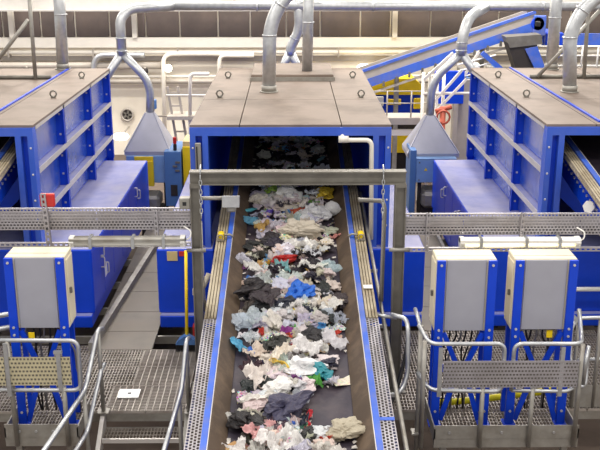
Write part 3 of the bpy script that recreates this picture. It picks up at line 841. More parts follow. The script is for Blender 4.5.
# pipes at the far left edge, behind the cabinet
for k, (z, dx) in enumerate(((.95, 0), (1.10, .03), (1.02, .015))):
    if k < 2:
        o = MB().tube([(-3.5, 8.95, z - .06), (-2.86 + dx, 9.0, z + .03), (-2.80 + dx, 9.05, z + .05)], .028, 8).build('handrail_stub', 'galv', None)
        tag(o, ['lower', 'upper'][k] + ' grey rail stub at the left edge behind the left cabinet', 'rail')

wr = thing('white_rail', 'short white horizontal rail in front of the right machine base', 'rail', (3.4, 10.9, 0))
T('rail_tube', 'white', wr, [(3.02, 10.95, .62), (4.0, 10.95, .62)], .03, 8)
for X in (3.1, 3.9): T('rail_post', 'galv_dull', wr, [(X, 10.95, 0), (X, 10.95, .62)], .02, 8)

# stairs down from the left landing, with two handrails
st = thing('metal_stairs', 'short flight of grating steps leading down from the left landing', 'stairs', (-1.55, 8.6, ZL))
for k in range(1, 4):
    z = -.2 * k + .02
    yb_ = 9.0 - .24 * (k - 1); ya_ = yb_ - .26
    tr_ = B('tread_nosing', 'edge', st, -1.97, -1.13, ya_, ya_ + .02, z - .045, z + .002)
    B('tread_back', 'galv_dull', st, -1.97, -1.13, yb_ - .01, yb_, z - .045, z)
    grating(-1.97, -1.13, ya_ + .02, yb_ - .01, z, 'y', st, 'tread')
for X in (-2.02, -1.13):
    MB().prism([(9.02, .0), (9.02, -.2), (8.2, -.66 + .04), (8.2, -.5)], 0, X, X + .045).build('stringer', 'edge' if X < -1.5 else 'galv_dull', st)
hr = thing('handrail', 'bent tubular handrail on the left side of the short stairs', 'handrail', (-2.0, 8.9, 0))
T('rail', 'galv', hr, [(-1.97, 9.12, .90), (-1.99, 9.0, .95), (-2.05, 8.52, .50), (-2.21, 7.3, .46)], .024, 10, .12)
T('mid_rail', 'galv', hr, [(-1.96, 9.08, .52), (-1.98, 9.0, .50), (-2.0, 8.78, .36), (-2.03, 8.40, .10), (-2.12, 7.9, .05)], .022, 10, .1)
T('post', 'galv_dull', hr, [(-1.99, 9.0, .0), (-1.99, 9.0, .93)], .022, 8)
T('post', 'galv_dull', hr, [(-2.06, 8.5, -.6), (-2.06, 8.5, .49)], .022, 8)
B('post_foot', 'galv_dull', hr, -2.05, -1.93, 8.95, 9.06, .0, .012)
hr2 = thing('handrail', 'bent tubular handrail on the right side of the short stairs next to the belt', 'handrail', (-1.09, 8.9, 0))
T('rail', 'galv', hr2, [(-1.07, 9.1, .80), (-1.085, 9.0, .82), (-1.10, 8.60, .46), (-1.14, 7.3, .44)], .024, 10, .12)
T('post', 'galv_dull', hr2, [(-1.085, 8.98, .0), (-1.085, 8.98, .80)], .022, 8)
T('post', 'galv_dull', hr2, [(-1.105, 8.4, -.6), (-1.105, 8.4, .45)], .022, 8)
B('post_foot', 'galv_dull', hr2, -1.13, -1.04, 8.93, 9.03, .0, .012)

# yellow hose, broom, bits beside the conveyor
hs = MB().tube([(1.55, 9.05, .06), (1.9, 9.1, .06), (2.3, 9.12, .10), (2.75, 9.1, .17), (3.05, 9.16, .24)], .036, 10, .15).build('yellow_hose', 'hose', None)
tag(hs, 'thick yellow hose lying behind the right stands', 'hose')
br = thing('broom', 'broom with yellow stick and blue brush head leaning beside the left stairs', 'broom', (-1.27, 10.6, 0))
T('stick', 'yellow', br, [(-1.265, 10.55, .16), (-1.30, 11.08, 1.10)], .02, 8)
MB().prism([(-1.40, .09), (-1.13, .09), (-1.17, .15), (-1.24, .20), (-1.29, .20), (-1.36, .15)], 1, 10.5, 10.60).build('brush_head', 'midblue', br)
bb = MB()
for i in range(14):
    for j in range(4): bb.box(-1.395 + i * .0185, -1.385 + i * .0185, 10.505 + j * .024, 10.517 + j * .024, .0, .09)
o = bb.build('bristles', 'black', br); o['kind'] = 'stuff'
va = thing('valve_unit', 'red and cream valve unit at the foot of the left conveyor side', 'valve', (-1.14, 10.75, 0))
B('red_body', 'red', va, -1.21, -1.08, 10.7, 10.82, .1, .26, b=.02)
B('valve_base', 'dark', va, -1.20, -1.06, 10.7, 10.84, 0, .1)
B('valve_block', 'cream', va, -1.2, -1.1, 10.75, 10.85, .62, .72, b=.015)
T('valve_pipe', 'dark', va, [(-1.13, 10.78, .25), (-1.15, 10.8, .5), (-1.13, 10.8, 1.2)], .03, 8, .05)
T('valve_branch', 'cream', va, [(-1.17, 10.8, .66), (-1.07, 10.82, .72), (-1.0, 10.84, .88)], .035, 8, .04)
B('valve_gauge', 'black', va, -1.12, -1.04, 10.74, 10.8, .42, .56, b=.01)
rt = MB().box(-1.40, -1.31, 11.185, 11.199, .99, 1.05).build('warning_strip', 'red', None); tag(rt, 'red warning strip on the front of the blue cabinet left of the belt', 'sign')
gt = MB().box(-1.55, -1.42, 11.185, 11.199, .93, 1.05).build('rating_plate', 'wood', None); tag(gt, 'beige rating plate on the front of the blue cabinet left of the belt', 'plate')

# ------------------------------------------------------------------ ducts
def duct(name, label, pts, r, fil, rings=(), group='galvanised extraction ducts', extra=None):
    t = thing(name, label, 'duct', pts[0], group)
    T('duct_run', 'galv', t, pts, r, 16, fil, seg=7)
    for (p, d) in rings:
        p = V(p); d = V(d).normalized() * .012
        T('duct_collar', 'galv', t, [p - d, p + d], r * 1.1, 16)
    if extra: extra(t)
    return t
def foot_ring(x, y, r):
    def f(t):
        T('roof_flange', 'galv_dull', t, [(x, y, ZT), (x, y, ZT + .02)], r * 1.35, 16)
        T('sleeve', 'galv_dull', t, [(x, y, ZT + .02), (x, y, ZT + .10)], r * 1.12, 16)
    return f
duct('extraction_duct', 'front duct rising from the central machine roof and bending right', [(-.315, 13.8, ZT), (-.295, 13.8, 3.62), (-.02, 13.9, 4.08), (.9, 14.2, 4.3)], .098, .3,
     [((-.30, 13.8, 3.45), (0, 0, 1)), ((-.14, 13.85, 3.88), (.5, 0, .8))], extra=foot_ring(-.315, 13.8, .098))
duct('extraction_duct', 'straight duct at the rear right of the central machine roof', [(.27, 15.33, ZT + .1), (.30, 15.33, 4.4)], .085, 0,
     [((.29, 15.33, 3.5), (0, 0, 1))])
def sfork(t):
    T('fork_leg', 'galv', t, [(.0, 17.5, 2.80), (-.16, 17.5, 2.45), (-.20, 17.5, 1.9)], .075, 12, .1)
    T('fork_leg', 'galv', t, [(.0, 17.5, 2.80), (.16, 17.5, 2.45), (.20, 17.5, 1.9)], .075, 12, .1)
duct('extraction_duct', 'forked S shaped duct standing behind the central machine', [(0, 17.5, 2.72), (.01, 17.5, 2.86), (.17, 17.5, 3.2), (.13, 17.5, 4.0)], .09, .15,
     [((.08, 17.5, 3.02), (.4, 0, .9))], extra=sfork)
duct('extraction_duct', 'duct at the rear of the left machine roof', [(-3.90, 16.3, ZT), (-3.86, 16.3, 4.5)], .10, 0, [((-3.87, 16.3, 3.55), (0, 0, 1))], extra=foot_ring(-3.9, 16.3, .095))
duct('extraction_duct', 'front duct on the right machine roof bending right at its top', [(4.09, 13.76, ZT), (4.02, 13.76, 3.55), (4.32, 13.8, 3.98), (5.4, 14.0, 4.3)], .10, .3,
     [((4.03, 13.76, 3.42), (0, 0, 1)), ((4.18, 13.78, 3.80), (.5, 0, .8))], extra=foot_ring(4.09, 13.76, .098))
duct('extraction_duct', 'rear duct on the right machine roof', [(4.47, 16.2, ZT), (4.46, 16.2, 4.5)], .10, 0, [((4.465, 16.2, 3.5), (0, 0, 1))], extra=foot_ring(4.47, 16.2, .095))
def yfork_l(t):
    T('fork_leg', 'galv', t, [(-3.0, 17, 2.82), (-2.6, 17, 2.38), (-2.53, 17, 2.16), (-2.55, 17, 1.72)], .075, 12, .15)
    T('fork_leg', 'galv', t, [(-3.0, 17, 2.82), (-3.42, 17, 2.22), (-3.46, 17, 1.2)], .075, 12, .15)
duct('extraction_duct', 'forked duct above the left extraction hood bending to the right', [(-3.0, 17, 2.78), (-3.01, 17.05, 3.42), (-2.85, 17.2, 3.58), (-2.1, 17.45, 3.61)], .088, .22,
     [((-3.005, 17, 3.08), (0, 0, 1)), ((-3.0, 17, 2.86), (0, 0, 1))], extra=yfork_l)
def yfork_r(t):
    T('fork_leg', 'galv', t, [(3.06, 17, 2.82), (2.66, 17, 2.42), (2.55, 17, 2.18), (2.54, 17, 1.68)], .075, 12, .15)
    T('fork_leg', 'galv', t, [(3.06, 17, 2.82), (3.42, 17, 2.30), (3.46, 17, 1.2)], .075, 12, .15)
duct('extraction_duct', 'forked duct above the right extraction hood bending to the right', [(3.05, 17, 2.78), (3.07, 17, 3.15), (3.2, 17.15, 3.45), (3.55, 17.5, 3.58)], .095, .2,
     [((3.06, 17, 3.0), (0, 0, 1)), ((3.05, 17, 2.86), (0, 0, 1))], extra=yfork_r)
hd = thing('header_duct', 'long horizontal collecting duct running across the top of the picture', 'duct', (0, 17.6, 3.6))
T('duct_run', 'galv', hd, [(-2.2, 17.45, 3.61), (9.5, 17.6, 3.57)], .085, 14)
for X in (-.6, 1.5, 4.6, 6.1): T('duct_collar', 'galv', hd, [(X - .02, 17.47 + X * .013, 3.60 - X * .003), (X + .02, 17.47 + X * .013, 3.60 - X * .003)], .094, 14)

# poles and bars on the outer roofs
def roof_frame(pts_list, label, loc):
    t = thing('roof_prop', label, 'frame', loc)
    for n, pts in pts_list: T(n, 'portal' if n == 'base_bar' else 'galv_dull', t, pts, .032, 8)
roof_frame([('pole', [(-4.06, 15.1, ZT), (-4.05, 15.1, 4.4)]), ('stay', [(-4.62, 15.1, 2.95), (-4.10, 15.1, 3.56)]), ('stay', [(-4.62, 15.1, 2.95), (-4.80, 15.1, ZT)]), ('base_bar', [(-4.9, 15.13, ZT + .03), (-3.82, 15.13, ZT + .03)])], 'pole with diagonal stay standing on the left machine roof', (-4.06, 15.1, ZT))
roof_frame([('pole', [(4.70, 15.1, ZT), (4.66, 15.1, 4.4)]), ('stay', [(3.95, 15.1, ZT + .03), (4.86, 15.1, 3.70)]), ('base_bar', [(3.84, 15.13, ZT + .03), (5.2, 15.13, ZT + .03)])], 'pole with diagonal stay standing on the right machine roof', (4.7, 15.1, ZT))
for sx, lab in ((-1, 'left'), (1, 'right')):
    X = sx * 3.80
    o = MB().box(X - .015, X + .015, 11.42, 16.38, ZT + .0005, ZT + .02).build('roof_strip', 'blue', None)
    tag(o, 'long blue steel strip along the %s machine roof' % lab, 'strip')

# ------------------------------------------------------------------ extraction hoods and blue service units between the machines
def hood(cx, x0, x1, zb_, za, Yc, label):
    t = thing('extraction_hood', label, 'hood', (cx, Yc, zb_), 'pyramid extraction hoods')
    w = .42
    mb = MB()
    base = [(x0, Yc - w, zb_), (x1, Yc - w, zb_), (x1, Yc + w, zb_), (x0, Yc + w, zb_)]
    r = .075
    top = [(cx - r, Yc - r, za), (cx + r, Yc - r, za), (cx + r, Yc + r, za), (cx - r, Yc + r, za)]
    mb.add(base + top, [(0, 1, 5, 4), (1, 2, 6, 5), (2, 3, 7, 6), (3, 0, 4, 7), (4, 5, 6, 7)])
    mb.build('hood_cone', 'hoodgrey', t)
    B('hood_skirt', 'hoodgrey', t, x0, x1, Yc - w, Yc + w, zb_ - .07, zb_)
    for i, (x, y) in enumerate(((x0, Yc - w), (x1, Yc - w))):
        MB().bar((x, y, zb_), (cx + (-r if i == 0 else r), Yc - r, za), .02, .02).build('hood_seam', 'hoodgrey', t)
hood(-2.55, -2.98, -2.16, 1.12, 1.76, 17.0, 'grey pyramid extraction hood on the left light blue unit')
hood(2.54, 2.10, 3.03, 1.07, 1.70, 17.0, 'grey pyramid extraction hood on the right light blue unit')
un = thing('service_unit', 'light blue unit with yellow panels beneath the left extraction hood', 'machine', (-2.4, 16.6, ZL))
B('body', 'lightblue', un, -2.95, -2.26, 16.55, 17.4, .55, 1.05, b=.01)
B('side_box', 'midblue', un, -2.25, -1.95, 16.4, 17.3, .15, 1.16, b=.01)
B('yellow_door', 'yellow', un, -2.80, -2.46, 16.52, 16.55, .95, 1.18 - .14, b=.006)
B('yellow_panel', 'yellow', un, -2.60, -2.46, 16.50, 16.55, .50, .96, b=.006)
B('yellow_door', 'yellow', un, -1.93, -1.72, 16.5, 16.56, .2, 1.22, b=.006)
B('yellow_post', 'wood', un, -1.93, -1.70, 16.57, 17.2, ZL, 1.30)
for k, (x, z) in enumerate(((-2.05, .95), (-2.1, .88), (-2.06, .8))): B('bracket', 'portal', un, x, x + .08, 16.37, 16.4, z, z + .03)
B('vent', 'dark', un, -2.15, -2.03, 16.385, 16.4, .35, .55)
for x in (-2.92, -2.3): B('leg', 'dark', un, x, x + .06, 16.6, 16.7, ZL, .55)
B('leg', 'dark', un, -2.13, -2.05, 16.6, 16.7, ZL, .16)
B('motor', 'galv_dull', un, -2.70, -2.35, 16.3, 16.8, .12, .36, b=.05)
B('motor_foot', 'dark', un, -2.7, -2.3, 16.35, 16.75, ZL, .12)
sg = thing('signal_lamp', 'small red and black signal lamp beside the left extraction hood', 'lamp', (-2.06, 16.5, 1.16))
B('lower_lens', 'black', sg, -2.09, -2.03, 16.47, 16.53, 1.16, 1.28, b=.01)
B('upper_lens', 'signal_red', sg, -2.09, -2.03, 16.47, 16.53, 1.28, 1.40, b=.01)
un = thing('service_unit', 'light blue unit with warning triangle beneath the right extraction hood', 'machine', (2.55, 16.6, ZL))
B('body', 'lightblue', un, 2.24, 2.96, 16.4, 17.4, .58, 1.0, b=.01)
B('corner_post', 'midblue', un, 2.13, 2.24, 16.38, 17.0, ZL, 1.18, b=.01)
B('lintel', 'lightblue', un, 2.24, 2.96, 16.4, 17.4, 1.005, 1.02)
w = MB().prism([(2.385, .80), (2.445, .80), (2.415, .855)], 1, 16.392, 16.399).build('warning_triangle', 'yellow', un)
for (x, z) in ((2.3, .95), (2.55, .95), (2.85, .95), (2.3, .63), (2.85, .63)): MB().tube([(x, 16.385, z), (x, 16.4, z)], .014, 6).build('bolt', 'portal', un)
for x in (2.3, 2.85): B('leg', 'dark', un, x, x + .06, 16.5, 16.6, ZL, .58)
B('motor', 'galv_dull', un, 2.35, 2.75, 16.3, 16.9, .12, .42, b=.06)
B('motor_foot', 'dark', un, 2.35, 2.75, 16.4, 16.8, ZL, .12)

# ------------------------------------------------------------------ background, left: wall pipes, fan, ladder
def wall_pipe(label, pts, r, m='pipe', fil=.15):
    o = MB().tube(pts, r, 10, fil).build('wall_pipe', m, None); tag(o, label, 'pipe', 'pipes along the rear wall'); return o
wall_pipe('light upper pipe running the length of the rear wall', [(-12, 23.75, 2.04), (12, 23.75, 2.04)], .05, 'lightpipe')
wall_pipe('grey middle pipe on the rear wall left of the centre', [(-12, 23.7, 1.72), (-3.2, 23.7, 1.72)], .09)
wall_pipe('grey lower pipe on the rear wall', [(-12, 23.72, 1.32), (12, 23.72, 1.32)], .06)
wall_pipe('light lower pipe on the rear wall just above the grey one', [(-12, 23.76, 1.44), (12, 23.76, 1.44)], .035, 'lightpipe')
wall_pipe('bent light pipe dropping down the wall behind the ladder', [(-.9, 23.6, 2.02), (-3.15, 23.6, 2.02), (-3.2, 23.6, -.3)], .055, 'lightpipe', .25)
wall_pipe('short bent grey pipe left of the forked duct', [(-3.6, 23.55, 2.0), (-4.85, 23.55, 2.0), (-4.9, 23.55, 1.2)], .075, 'galv', .3)
wall_pipe('short bent light pipe behind the central machine roof', [(-.9, 23.55, 1.98), (-1.75, 23.55, 1.98), (-1.8, 23.55, 1.2)], .05, 'lightpipe', .15)
for X in (-7.0, -4.9, -2.8, 1.2, 3.5):
    B('pipe_hanger', 'pipe', wb, X - .02, X + .02, 23.70, 23.9, 1.92, 2.12)
for (X, z) in ((-6.55, 1.62), (-3.62, 1.60)):
    o = thing('wall_fitting', 'small dark fitting on the rear wall %s' % ('at the far left' if X < -5 else 'right of the forked duct'), 'fitting', (X, 23.6, z - .1))
    B('fitting_body', 'dark', o, X - .08, X + .08, 23.5, 23.66, z - .06, z + .06, b=.02)
    T('fitting_stem', 'pipe', o, [(X, 23.58, z + .05), (X, 23.72, z + .12)], .03, 8)
fn = thing('wall_fan', 'round dark fan opening in the rear wall below the forked duct', 'fan', (-4.17, 23.9, .28))
T('fan_ring', 'pipe', fn, [(-4.17 + .15 * math.cos(a), 23.92, .44 + .15 * math.sin(a)) for a in [k * math.pi / 10 for k in range(20)]], .025, 8, closed=True)
T('fan_back', 'dark', fn, [(-4.17, 23.93, .44), (-4.17, 23.98, .44)], .14, 18)
for k in range(5):
    a = k * 2 * math.pi / 5
    MB().bar((-4.17 + .03 * math.cos(a), 23.915, .44 + .03 * math.sin(a)), (-4.17 + .12 * math.cos(a), 23.915, .44 + .12 * math.sin(a)), .05, .008, (.2, 1, 0)).build('fan_blade', 'portal', fn)
def wall_lamp(x, y, z, label, w=.2):
    t = thing('wall_lamp', label, 'lamp', (x, y, z), 'lit lamps along the rear wall')
    T('lamp_lens', 'lamp_on', t, [(x + w * q, y - .07, z) for q in (-1, -.92, -.7, -.35, 0, .35, .7, .92, 1)], [.01, .045, .075, .09, .095, .09, .075, .045, .01], 10)
    B('lamp_case', 'white', t, x - w * .7, x + w * .7, y - .06, y, z - .06, z + .06, b=.01)
    T('lamp_bracket', 'pipe', t, [(x, y, z), (x, 23.95, z)], .02, 6)
wall_lamp(-4.15, 22.8, .12, 'lit wall lamp below the round fan', .2)
wall_lamp(-3.0, 23.4, 1.70, 'lit wall lamp beside the drop pipe', .09)
wall_lamp(1.84, 23.5, 1.70, 'lit wall lamp behind the right corner of the central roof', .2)
wall_lamp(7.0, 23.5, 2.44, 'lit wall lamp at the far right above the machine roof', .25)
ld = thing('access_ladder', 'pale access ladder with platform between left and central machines', 'ladder', (-2.4, 20, ZL))
for dx in (0, .22):
    MB().bar((-2.62 + dx, 20.1, 1.75), (-2.32 + dx, 20.1, ZL), .05, .05).build('stringer', 'pipe', ld)
for k in range(7):
    z = 1.6 - k * .28; x = -2.59 + (1.75 - z) * .127
    B('rung', 'pipe', ld, x, x + .22, 20.08, 20.12, z, z + .03)
B('platform', 'pipe', ld, -2.62, -1.9, 19.8, 20.4, 1.08, 1.16)
B('platform_leg', 'lightpipe', ld, -2.18, -2.10, 19.9, 19.98, ZL, 1.08)
T('platform_rail', 'lightpipe', ld, [(-2.13, 19.85, 1.16), (-2.10, 19.85, 2.05), (-1.7, 19.85, 2.05)], .04, 8, .1)
T('platform_rail', 'lightpipe', ld, [(-2.62, 19.85, 1.6), (-1.7, 19.85, 1.6)], .022, 8)
B('junction_box', 'midblue', ld, -2.98, -2.86, 20.0, 20.1, 1.28, 1.48, b=.01)
T('junction_conduit', 'pipe', ld, [(-2.92, 20.05, 1.28), (-2.92, 20.05, 1.12), (-2.62, 20.05, 1.12)], .02, 6)

# ------------------------------------------------------------------ background, right: inclined conveyor, yellow machine, railings
bc = thing('inclined_conveyor', 'long blue and beige inclined conveyor climbing to the right behind the machines', 'conveyor', (3.5, 21, ZL))
A_, E_ = V((.2, 0, 1.24)), V((5.42, 0, 3.02))
dirc = (E_ - A_).normalized(); upc = V((-dirc.z, 0, dirc.x))
def band(n, m, lo, hi, y0, y1, parent=bc, a=A_, e=E_):
    pts = [a + upc * lo, e + upc * lo, e + upc * hi, a + upc * hi]
    return MB().prism([(p.x, p.z) for p in pts], 1, y0, y1).build(n, m, parent)
band('lower_side', 'blue_rail', -.17, .02, 20.95, 21.9)
band('side_guard', 'pipe', .02, .19, 20.98, 21.0)
band('side_guard', 'pipe', .02, .19, 21.85, 21.9)
band('top_edge', 'blue_rail', .19, .25, 20.95, 21.02)
band('belt', 'belt', .02, .05, 21.0, 21.85)
T('head_drum', 'blue', bc, [(5.40, 20.9, 2.98), (5.40, 21.95, 2.98)], .14, 14)
B('drum_bearing', 'black', bc, 5.33, 5.45, 20.85, 20.95, 2.92, 3.04, b=.02)
B('head_plate', 'blue_rail', bc, 5.30, 5.58, 20.9, 20.95, 2.72, 3.16, b=.02)
for k in range(16):
    p = A_ + dirc * (.4 + k * .30) + upc * -.22
    B('roller_bracket', 'portal', bc, p.x - .025, p.x + .025, 20.93, 20.99, p.z - .03, p.z + .09)
band('return_guard', 'pipe', -.34, -.29, 20.97, 21.0)
for X in (1.0, 2.4, 4.3):
    zt = A_.z + (X - A_.x) * dirc.z / dirc.x - .2
    B('support_leg', 'galv_dull', bc, X - .05, X + .05, 21.3, 21.4, ZL, zt)
ym = thing('yellow_press', 'yellow and blue press machine under the inclined conveyor', 'machine', (2.3, 22.4, ZL))
MB().prism([(1.3, 1.22), (3.10, 1.22), (3.10, 1.44), (2.92, 1.60), (1.3, 1.60)], 1, 22.2, 23.2).build('hood', 'yellow', ym)
B('lower_body', 'blue', ym, 1.3, 3.08, 22.25, 23.2, .76, 1.22)
B('yellow_hatch', 'yellow', ym, 2.30, 2.62, 22.2, 22.25, .98, 1.12, b=.01)
B('yellow_hatch', 'yellow', ym, 2.92, 3.08, 22.2, 22.25, .88, 1.14, b=.01)
B('white_box', 'white', ym, 1.95, 2.2, 22.18, 22.25, .95, 1.18, b=.01)
B('yellow_base', 'yellow', ym, 1.5, 3.2, 22.3, 23.2, -.2, .3)
B('steel_base', 'dark', ym, 1.3, 3.2, 22.4, 23.2, ZL, .76)
wk = thing('maintenance_walkway', 'pale maintenance walkway with railing in front of the yellow press', 'walkway', (2.2, 19.6, ZL))
B('deck_edge', 'pipe', wk, 1.2, 2.9, 19.35, 19.95, 1.06, 1.20)
B('lower_beam', 'lightpipe', wk, 1.2, 2.9, 19.4, 19.5, .82, .94)
for X in (1.55, 2.0, 2.5): T('rail_post', 'pipe', wk, [(X, 19.4, 1.2), (X, 19.4, 1.75)], .016, 6)
for z in (1.5, 1.75): T('rail', 'pipe', wk, [(1.2, 19.4, z), (2.85, 19.4, z)], .012, 6)
for X in (1.4, 2.7): B('walkway_leg', 'lightpipe', wk, X, X + .07, 19.5, 19.57, ZL, 1.06)
MB().bar((1.45, 19.53, .9), (2.1, 19.53, .1), .04, .04).build('brace', 'lightpipe', wk)
tw = thing('steel_tower', 'pale tubular support tower with diagonal braces beside the right forked duct', 'tower', (3.1, 19.3, ZL))
for X in (2.72, 2.86, 3.02, 3.16): T('column', 'lightpipe', tw, [(X, 19.3 + (X - 2.7) * .3, ZL), (X, 19.3 + (X - 2.7) * .3, 2.15)], .035, 8)
for (a, b_) in (((2.95, 1.55), (3.50, 2.20)), ((3.0, 1.35), (3.6, 2.02)), ((2.72, 2.0), (3.3, 2.55))):
    MB().bar((a[0], 19.28, a[1]), (b_[0], 19.28, b_[1]), .05, .05).build('brace', 'lightpipe', tw)
T('crossbar', 'lightpipe', tw, [(2.7, 19.3, 1.72), (3.7, 19.3, 1.72)], .03, 8)
B('back_panel', 'blue', tw, 3.03, 3.65, 19.8, 19.9, 1.42, 2.1)
B('panel_leg', 'pipe', tw, 3.45, 3.55, 19.8, 19.9, ZL, 1.42)
hv = thing('hydrant', 'rust orange valve pillar behind the right extraction hood', 'valve', (3.08, 18.7, ZL))
T('pillar', 'rust', hv, [(3.05, 18.7, ZL), (3.05, 18.7, 1.55)], .06, 10)
T('cross_arm', 'rust', hv, [(2.90, 18.7, 1.45), (3.22, 18.7, 1.55)], .05, 8)
T('hand_wheel', 'rust', hv, [(3.05 + .13 * math.cos(a), 18.62, 1.35 + .13 * math.sin(a)) for a in [k * math.pi / 6 for k in range(12)]], .022, 6, closed=True)
B('flange', 'rust', hv, 2.95, 3.15, 18.6, 18.8, .85, .95, b=.02)
ch = thing('transfer_chute', 'dark blue transfer chute below the head of the inclined conveyor', 'chute', (5.1, 20.6, ZL))
MB().prism([(4.65, 2.62), (5.25, 2.70), (5.42, 2.1), (5.42, 1.6), (4.95, 1.6), (4.85, 2.1)], 1, 20.4, 20.85).build('chute_body', 'dark', ch)
MB().prism([(5.02, 2.50), (5.28, 2.55), (5.5, 2.05), (5.3, 2.0)], 1, 20.34, 20.4).build('chute_flank', 'blue_rail', ch)
MB().prism([(4.6, 2.75), (5.35, 2.80), (5.4, 2.60), (4.7, 2.52)], 1, 20.38, 20.86).build('chute_collar', 'portal', ch)
B('chute_stand', 'dark', ch, 4.95, 5.4, 20.5, 20.8, ZL, 1.6)
c2 = thing('transfer_conveyor', 'blue horizontal conveyor with white railing at the far right', 'conveyor', (7, 21.3, ZL))
B('side', 'blue_rail', c2, 5.6, 9.5, 21.2, 21.26, 2.48, 2.74)
B('belt', 'belt', c2, 5.6, 9.5, 21.26, 22.0, 2.6, 2.64)
B('end_box', 'blue', c2, 5.62, 6.0, 21.0, 21.9, 2.5, 2.78, b=.02)
for X in [5.4 + k * .35 for k in range(11)]: T('rail_post', 'white', c2, [(X, 21.0, 2.0), (X, 21.0, 2.5)], .022, 6)
for z in (2.06, 2.28, 2.48): T('rail', 'white', c2, [(5.3, 21.0, z), (9.3, 21.0, z)], .02, 6)
B('gallery_deck', 'pipe', c2, 5.2, 9.5, 20.9, 22.0, 1.9, 1.98)
for X in (5.6, 7.4, 9.2): B('gallery_leg', 'pipe', c2, X, X + .1, 21.4, 21.5, ZL, 1.9)
for X in (6.2, 8.0): MB().bar((X - .5, 21.1, 2.0), (X, 21.1, 2.5), .05, .05).build('brace', 'blue_rail', c2)
tk = thing('drive_unit', 'grey and blue drive machinery under the inclined conveyor behind the right roof', 'machine', (4.2, 20.2, ZL))
B('frame_base', 'pipe', tk, 3.55, 4.75, 19.9, 20.6, ZL, 1.9)
rnd = random.Random(5)
for k in range(16):
    x = 3.6 + rnd.random() * 1.0; z = 1.9 + rnd.random() * .32; w_ = .05 + rnd.random() * .07
    B('machine_block', ['galv_dull', 'midblue', 'portal', 'white', 'blue'][k % 5], tk, x, x + w_ * 1.6, 19.95 + rnd.random() * .3, 20.5, 1.9, z, b=.01)
MB().bar((4.0, 19.85, 2.48), (4.9, 19.85, 1.75), .06, .1).build('blue_stay', 'blue_rail', tk)
for k in range(3): T('rail', 'white', tk, [(3.5, 19.88, 1.95 + k * .14), (4.3, 19.88, 2.15 + k * .14)], .016, 6)
MB().bar((3.55, 19.9, 1.8), (3.95, 19.9, 2.5), .05, .05).build('strut', 'lightpipe', tk)

# ------------------------------------------------------------------ the mixed waste on the belt
import bmesh
def fin(name, vs, fs, m, smooth=False):
    z0 = min(v[2] for v in vs)
    me = bpy.data.meshes.new(name)
    me.from_pydata([(v[0], v[1], v[2] - z0) for v in vs], [], fs)
    if smooth: me.polygons.foreach_set('use_smooth', [True] * len(me.polygons))
    me.materials.append(M[m]); me.update()
    return me
def crease(p, s): return 1 - abs(mnoise.noise(p * s)) * 3.2
def bag_mesh(name, seed, m, flat=.45, amp=.4):
    bm = bmesh.new(); bmesh.ops.create_icosphere(bm, subdivisions=4, radius=.5)
    off = V((seed * 7.3, seed * 3.1, seed * 1.7))
    vs = []
    for v in bm.verts:
        p = v.co.copy()
        k = 1 + amp * (mnoise.noise(p * 2.6 + off) * 1.5) + amp * .30 * crease(p + off, 3.6) + amp * .22 * crease(p - off, 7.5) - amp * .35
        q = p * max(.3, k)
        if p.x > .22: q.y *= 1 - (p.x - .22) * 2.4; q.x *= 1.3     # gathered neck
        q += V((mnoise.noise(p * 6 + off), mnoise.noise(p * 6 + off * 2), mnoise.noise(p * 6 - off))) * .10
        vs.append((q.x, q.y, max(-.22, q.z * flat)))
    fs = [[v.index for v in f.verts] for f in bm.faces]; bm.free()
    return fin(name, vs, fs, m)
def film_mesh(name, seed, m, asp=1.0, amp=.24, n=19):
    off = V((seed * 5.1, seed * 2.3, 0)); rn = random.Random(seed)
    vs = []
    fold = rn.uniform(-.25, .25); fa = rn.uniform(0, math.pi); fd = V((math.cos(fa), math.sin(fa), 0))
    for i in range(n):
        for j in range(n):
            u = i / (n - 1) - .5; w = (j / (n - 1) - .5) * asp
            p = V((u, w, 0))
            z = amp * (1.1 * mnoise.noise(p * 2.3 + off) + .45 * crease(p + off, 3.6) + .30 * crease(p - off, 7.0) + .3 * mnoise.noise(p * 11 + off))
            e = max(abs(u), abs(w) / asp) * 2
            shrink = 1 - .55 * max(0, mnoise.noise(p * 3.2 - off)) * e
            q = V((u * shrink, w * shrink, z))
            d = p.dot(fd) - fold
            if d > 0 and seed % 2:      # folded over
                q -= fd * d * 1.7; q.z += .06 + d * .25
            q.x += .09 * mnoise.noise(p * 5 + off * 3); q.y += .09 * mnoise.noise(p * 5 - off * 3)
            vs.append(tuple(q))
    fs = []
    for i in range(n - 1):
        for j in range(n - 1):
            a = i * n + j
            fs.append((a, a + 1, a + n + 1)); fs.append((a, a + n + 1, a + n))
    return fin(name, vs, fs, m)
def lathe_mesh(name, prof, seed, m, crush, n=14):
    off = V((seed * 3.3, seed, 0)); vs = []; fs = []
    for (x, r) in prof:
        for k in range(n):
            a = 2 * math.pi * k / n
            p = V((x, r * math.cos(a), r * math.sin(a)))
            p *= 1 + crush * mnoise.noise(p * 5 + off)
            vs.append((p.x, p.y, p.z * (1 - crush * .8)))
    for i in range(len(prof) - 1):
        for k in range(n):
            fs.append((i * n + k, i * n + (k + 1) % n, (i + 1) * n + (k + 1) % n, (i + 1) * n + k))
    return fin(name, vs, fs, m, True)
